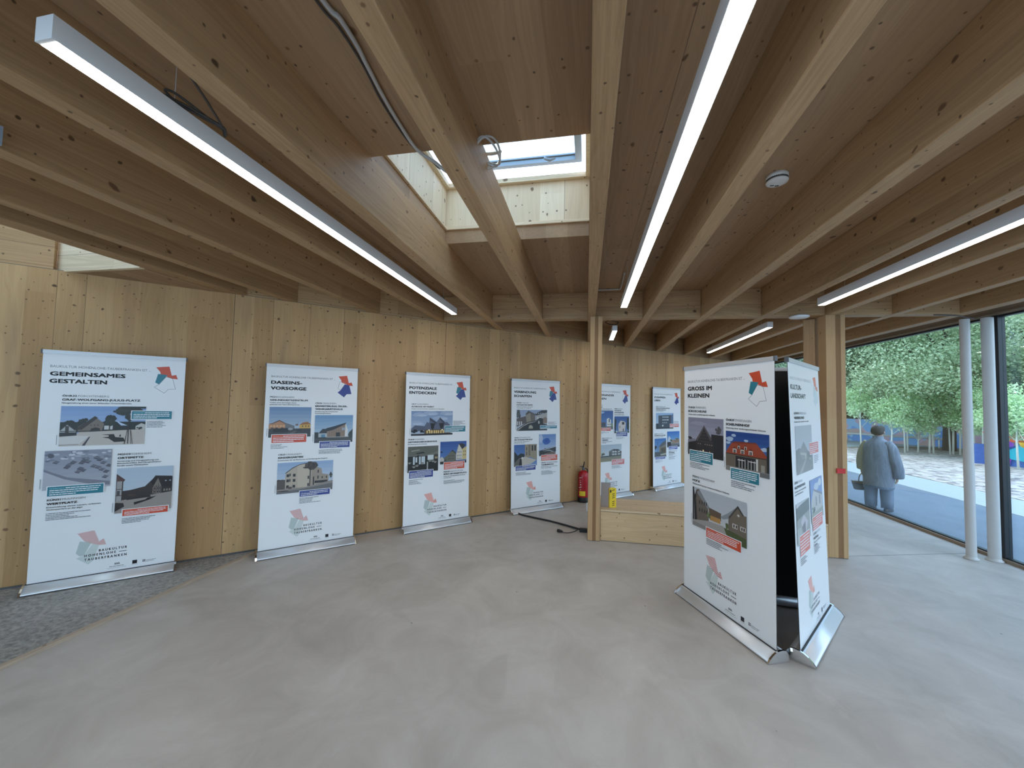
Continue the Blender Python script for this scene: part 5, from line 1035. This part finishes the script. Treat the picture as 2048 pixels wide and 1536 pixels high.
# undergrowth hedge
t = thing('hedge', 'dark dense undergrowth behind the painted wall', 'hedge')
cs = []; rs = []
for i in range(34):
    f = i/33; q = (Vector((11., 33.)).lerp(Vector((20.5, 27.5)), f*2) if f < .5 else Vector((20.5, 27.5)).lerp(Vector((29., 13.)), f*2-1)); cs.append((q.x, q.y, 1.3)); rs.append((1.4, 1.4, 1.6))
leaves('foliage', cs, rs, 30000, .30, LF[1], t)
bm = BM()
for q in cs: tube(bm, [(q[0], q[1], ZG), (q[0], q[1], 1.6)], [.05, .02], 5)
obj('stems', bm, BARK, t)
# young trees planted in the bed
SP = [(12.75, 21.2, 3.1, 'left of the person'), (14.1, 20.6, 2.9, 'right behind the person'), (14.75, 21.4, 3.2, 'second right of the person'), (14.95, 21.1, 2.0, 'low and many-branched, mid pane'), (15.4, 20.9, 2.7, 'mid pane with one slim stem'), (15.8, 20.6, 3.4, 'tall one left of the dark trunk'), (16.1, 20.1, 2.5, 'beside the dark trunk'),
      (15.95, 19.7, 3.2, 'left one seen between the two white columns'), (15.6, 18.9, 2.8, 'right one seen between the two white columns'), (14.25, 16.45, 2.6, 'first in the right-hand pane'), (14.25, 16.1, 2.4, 'second in the right-hand pane'), (14.1, 15.65, 2.6, 'cut by the right picture edge'), (13.3, 20.2, 2.5, 'just over the shoulder of the person')]
for i, (x, y, h, w_) in enumerate(SP):
    t = thing('young_tree', 'young pale-stemmed tree in the mulch bed, '+w_, 'young tree', (x, y, ZG), 0, 'young trees in the mulch bed')
    rr = random.Random(i+3); bm = BM(); tube(bm, [(0, 0, 0), (rr.uniform(-.05, .05), 0, h*.4), (rr.uniform(-.1, .1), 0, h*.95)], [.035, .026, .010], 6); cs = []; rs = []
    low = i == 3
    for j in range(9):
        z = h*(rr.uniform(.15, .5) if low else rr.uniform(.35, .75)); a_ = rr.uniform(0, 2*PI); l = rr.uniform(.35, .7)*(1.2 if low else .8); e_ = (l*math.cos(a_), l*math.sin(a_), z+l*.9); tube(bm, [(0, 0, z*.9), e_], [.012, .005], 5)
        cs.append(e_); rs.append((.38, .38, .40))
    cs += [(0, 0, h*.8), (0, 0, h*.95)]; rs += [(.45, .45, .5)]*2
    obj('stem', bm, STEM, t); leaves('leaves', cs, rs, 900 if low else 2600, .10, LF[2], t, .1)
for x, y, w_ in ((16.02, 20.75, 'left one of the pair before the dark trunk'), (16.2, 20.65, 'right one of the pair before the dark trunk'), (15.35, 21.05, 'leaning one mid pane')):
    bm = BM(); tube(bm, [(x, y, ZG), (x+.05, y, 1.75 if w_[0] != 'l' or 'pair' in w_ else .9)], .035, 8); tag(obj('tree_stake', bm, STAKE), 'pale round tree stake, '+w_, 'tree stake', 'tree stakes in the mulch bed')

# ------------------------------------------------------------------ person walking away outside
k = N('grey blue coat cloth'); fo = k.noise(k.comb(k.math('MULTIPLY', k.dot((1, 0, 0)), 7), k.math('MULTIPLY', k.dot((0, 1, 0)), 7), k.math('MULTIPLY', k.dot((0, 0, 1)), 2.2)), 1., 4, .6, 1.2)
k.bump(fo, .8, .035); DEN = k.fin(k.ramp(fo, [(.3, (.13, .17, .23)), (.7, (.24, .29, .36))]), .75); TRO = plain('grey blue trousers', (.17, .21, .28), .85, var=.1)
SKIN = plain('skin', (.52, .33, .25), .5); HAIR = plain('dark grey hair', (.045, .04, .04), .8, var=.4); SHOE = plain('dark shoe', (.05, .055, .07), .5)
SLV = plain('beige jacket sleeve', (.42, .38, .27), .8, var=.1)
def rings(bm, secs, n=28, capped=True):
    R_ = []
    for (cx, cy_, cz, rx, ry, tw) in secs:
        R_.append([bm.verts.new((cx+rx*math.copysign(abs(math.cos(a))**.85, math.cos(a)), cy_+ry*math.copysign(abs(math.sin(a))**.85, math.sin(a)), cz+tw*math.sin(a*3)*.006)) for a in (2*PI*k_/n for k_ in range(n))])
    for A_, B_ in zip(R_, R_[1:]):
        for j in range(n):
            f = bm.faces.new((A_[j], A_[(j+1) % n], B_[(j+1) % n], B_[j])); f.smooth = True
    if capped:
        bm.faces.new(R_[0][::-1]); bm.faces.new(R_[-1])
P_ = thing('person', 'stocky person in a grey-blue coat seen from behind outside, carrying a handbag', 'person', (5.56, 8.78, ZG), -math.radians(56))
# body: one skinned figure, local +Y is forward, +X the right side
def skinned(name, verts, edges, radii, mat, parent, root=0, sub=2):
    me = bpy.data.meshes.new(name); me.from_pydata(verts, edges, []); o = put(bpy.data.objects.new(name, me), parent)
    m = o.modifiers.new('skin', 'SKIN'); m.use_smooth_shade = True
    for i, r in enumerate(radii): me.skin_vertices[0].data[i].radius = (r, r) if not isinstance(r, tuple) else r
    me.skin_vertices[0].data[root].use_root = True
    s = o.modifiers.new('sub', 'SUBSURF'); s.levels = s.render_levels = sub; me.materials.append(mat); return o
def ensure_skin(me):
    if not me.skin_vertices:
        import bmesh as _b
        b_ = _b.new(); b_.from_mesh(me); b_.verts.layers.skin.verify(); b_.to_mesh(me); b_.free()
V_ = [(0, 0, .80), (0, .0, 1.0), (0, -.01, 1.20), (0, 0, 1.30), (0, .015, 1.375), (0, .02, 1.42), (0, .035, 1.50), (0, .04, 1.56),
      (.10, 0, .78), (.115, .03, .44), (.12, .02, .08), (.12, .13, .035),
      (-.10, 0, .78), (-.115, .0, .44), (-.12, -.03, .08), (-.12, .09, .035),
      (.16, 0, 1.27), (.23, -.02, 1.02), (.245, .05, .78), (.245, .075, .66),
      (-.16, 0, 1.27), (-.23, -.03, 1.02), (-.255, -.01, .78), (-.258, 0, .715)]
E_ = [(0, 1), (1, 2), (2, 3), (3, 4), (4, 5), (5, 6), (6, 7), (0, 8), (8, 9), (9, 10), (10, 11), (0, 12), (12, 13), (13, 14), (14, 15), (3, 16), (16, 17), (17, 18), (18, 19), (3, 20), (20, 21), (21, 22), (22, 23)]
R_ = [.15, .17, .16, .12, .055, .06, .088, .075, .085, .055, .035, .03, .085, .055, .035, .03, .055, .045, .03, .028, .055, .045, .03, .028]
for s, hb in ((1, 19), (-1, 23)):                 # fingers and thumb of each hand
    hx, hy, hz = V_[hb]
    pal = len(V_); V_.append((hx, hy+.012, hz-.045)); R_.append(.026); E_.append((hb, pal))
    for j in range(4):
        a_ = len(V_); o_ = (j-1.5)*.017; L_ = (.030, .036, .034, .026)[j]
        V_ += [(hx-s*.004, hy+.012+o_, hz-.062), (hx-s*.012, hy+.014+o_, hz-.062-L_), (hx-s*.028, hy+.014+o_, hz-.062-L_*1.6)]; R_ += [.0095, .0085, .0075]; E_ += [(pal, a_), (a_, a_+1), (a_+1, a_+2)]
    a_ = len(V_); V_ += [(hx-s*.01, hy+.045, hz-.035), (hx-s*.02, hy+.06, hz-.065)]; R_ += [.010, .009]; E_ += [(pal, a_), (a_, a_+1)]
me_ = bpy.data.meshes.new('body'); b_ = bmesh.new(); lay = b_.verts.layers.skin.verify(); vs_ = [b_.verts.new(v) for v in V_]; b_.verts.ensure_lookup_table()
for i, j in E_: b_.edges.new((vs_[i], vs_[j]))
for v, r in zip(vs_, R_): v[lay].radius = (r, r)
vs_[0][lay].use_root = True
b_.to_mesh(me_); b_.free(); me_.materials.append(SKIN)
body = put(bpy.data.objects.new('body', me_), P_); m = body.modifiers.new('skin', 'SKIN'); m.use_smooth_shade = True; m = body.modifiers.new('sub', 'SUBSURF'); m.levels = m.render_levels = 2
# face and ears as small raised forms joined in one mesh
bm = BM()
for sx in (-1, 1):
    tube(bm, [(sx*.083, .025, 1.465), (sx*.095, .012, 1.48), (sx*.094, .01, 1.505), (sx*.082, .025, 1.515)], [.008, .012, .012, .006], 8)
tube(bm, [(0, .115, 1.515), (0, .135, 1.485), (0, .128, 1.475)], [.006, .013, .009], 8)
obj('ears_and_nose', bm, SKIN, P_, True)
bm = BM()
for sx in (-1, 1): lathe(bm, [(0, -.006), (.008, 0), (0, .006)], 10, (sx*.032, .118, 1.515))
tube(bm, [(-.022, .116, 1.452), (0, .122, 1.450), (.022, .116, 1.452)], [.003, .005, .003], 6); obj('eyes_and_mouth', bm, BARK, P_)
bm = BM(); rings(bm, [(0, .0, 1.44, .055, .05, 0), (0, -.005, 1.47, .088, .078, 1), (0, .0, 1.52, .100, .100, 1), (0, .015, 1.57, .098, .103, 1), (0, .025, 1.605, .078, .085, 1), (0, .03, 1.622, .04, .045, 1)], 24)
for v in bm.verts:
    if v.co.y > .055 and v.co.z < 1.56: v.co.y = .055
obj('hair', bm, HAIR, P_)
# coat
bm = BM(); rings(bm, [(0, .0, .43, .25, .19, 3), (0, .0, .48, .255, .195, 2), (0, .01, .80, .262, .205, 2), (0, .0, 1.0, .255, .195, 1), (0, -.01, 1.15, .25, .18, 1), (0, -.01, 1.25, .235, .155, 0), (0, -.005, 1.315, .19, .125, 0), (0, .0, 1.36, .115, .095, 0), (0, .005, 1.39, .085, .085, 0), (0, .01, 1.42, .088, .088, 0)], 32)
[setattr(v.co, 'x', v.co.x*.88) for v in bm.verts]; obj('coat', bm, DEN, P_)
bm = BM(); tube(bm, spline([(.14, -.01, 1.29), (.21, -.02, 1.20), (.255, -.02, 1.0), (.265, .03, .83), (.255, .06, .66)], 4), [.085]*4+[.09]*4+[.095]*4+[.10]*4+[.095], 14); obj('right_sleeve', bm, DEN, P_)
bm = BM(); tube(bm, spline([(-.14, -.01, 1.29), (-.20, -.02, 1.18), (-.245, -.03, 1.0), (-.26, -.02, .84), (-.265, 0, .76)], 4), [.08]*4+[.082]*4+[.08]*4+[.075]*4+[.07], 14); obj('left_sleeve', bm, SLV, P_)['label'] = 'beige left sleeve'
bm = BM()
for sx, fy in ((1, .02), (-1, -.02)):
    rings(bm, [(sx*.115, fy, .07, .085, .095, 2), (sx*.118, fy, .2, .09, .10, 2), (sx*.118, .0, .45, .098, .11, 1), (sx*.108, 0, .7, .115, .13, 0)], 20)
obj('trousers', bm, TRO, P_)
for sx, fy in ((1, .05), (-1, .0)):
    bm = BM(); rings(bm, [(sx*.12, fy+.01, .0, .045, .13, 0), (sx*.12, fy+.01, .02, .05, .135, 0), (sx*.12, fy+.0, .05, .046, .115, 0), (sx*.12, fy-.03, .085, .04, .06, 0)], 20); obj('shoe', bm, SHOE, P_)
# handbag in the left hand
ca, sa = math.cos(P_.rotation_euler.z), math.sin(P_.rotation_euler.z); lx, ly = -.262, .03
t = thing('handbag', 'dark trapezoid handbag hanging from the left hand of the person outside', 'handbag', (5.56+ca*lx-sa*ly, 8.78+sa*lx+ca*ly, ZG+.33), P_.rotation_euler.z+.9)
bm = BM(); hexa(bm, [(-.13, -.05, 0), (.13, -.05, 0), (.13, .05, 0), (-.13, .05, 0), (-.18, -.04, .17), (.18, -.04, .17), (.18, .04, .17), (-.18, .04, .17)]); bevel(bm, .012, 3); obj('bag_body', bm, M['darkgrey'], t)
bm = BM(); tube(bm, spline([(-.07, 0, .165), (-.055, 0, .27), (0, 0, .335), (.055, 0, .27), (.07, 0, .165)], 5), .008, 8); obj('handle', bm, M['black'], t)
bm = BM(); lathe(bm, [(0, -.004), (.012, -.002), (.012, .002), (0, .004)], 12); bmesh.ops.rotate(bm, cent=(0, 0, 0), matrix=Matrix.Rotation(PI/2, 3, 'X'), verts=bm.verts); bmesh.ops.translate(bm, vec=(0, -.05, .10), verts=bm.verts); obj('clasp', bm, M['chrome'], t)
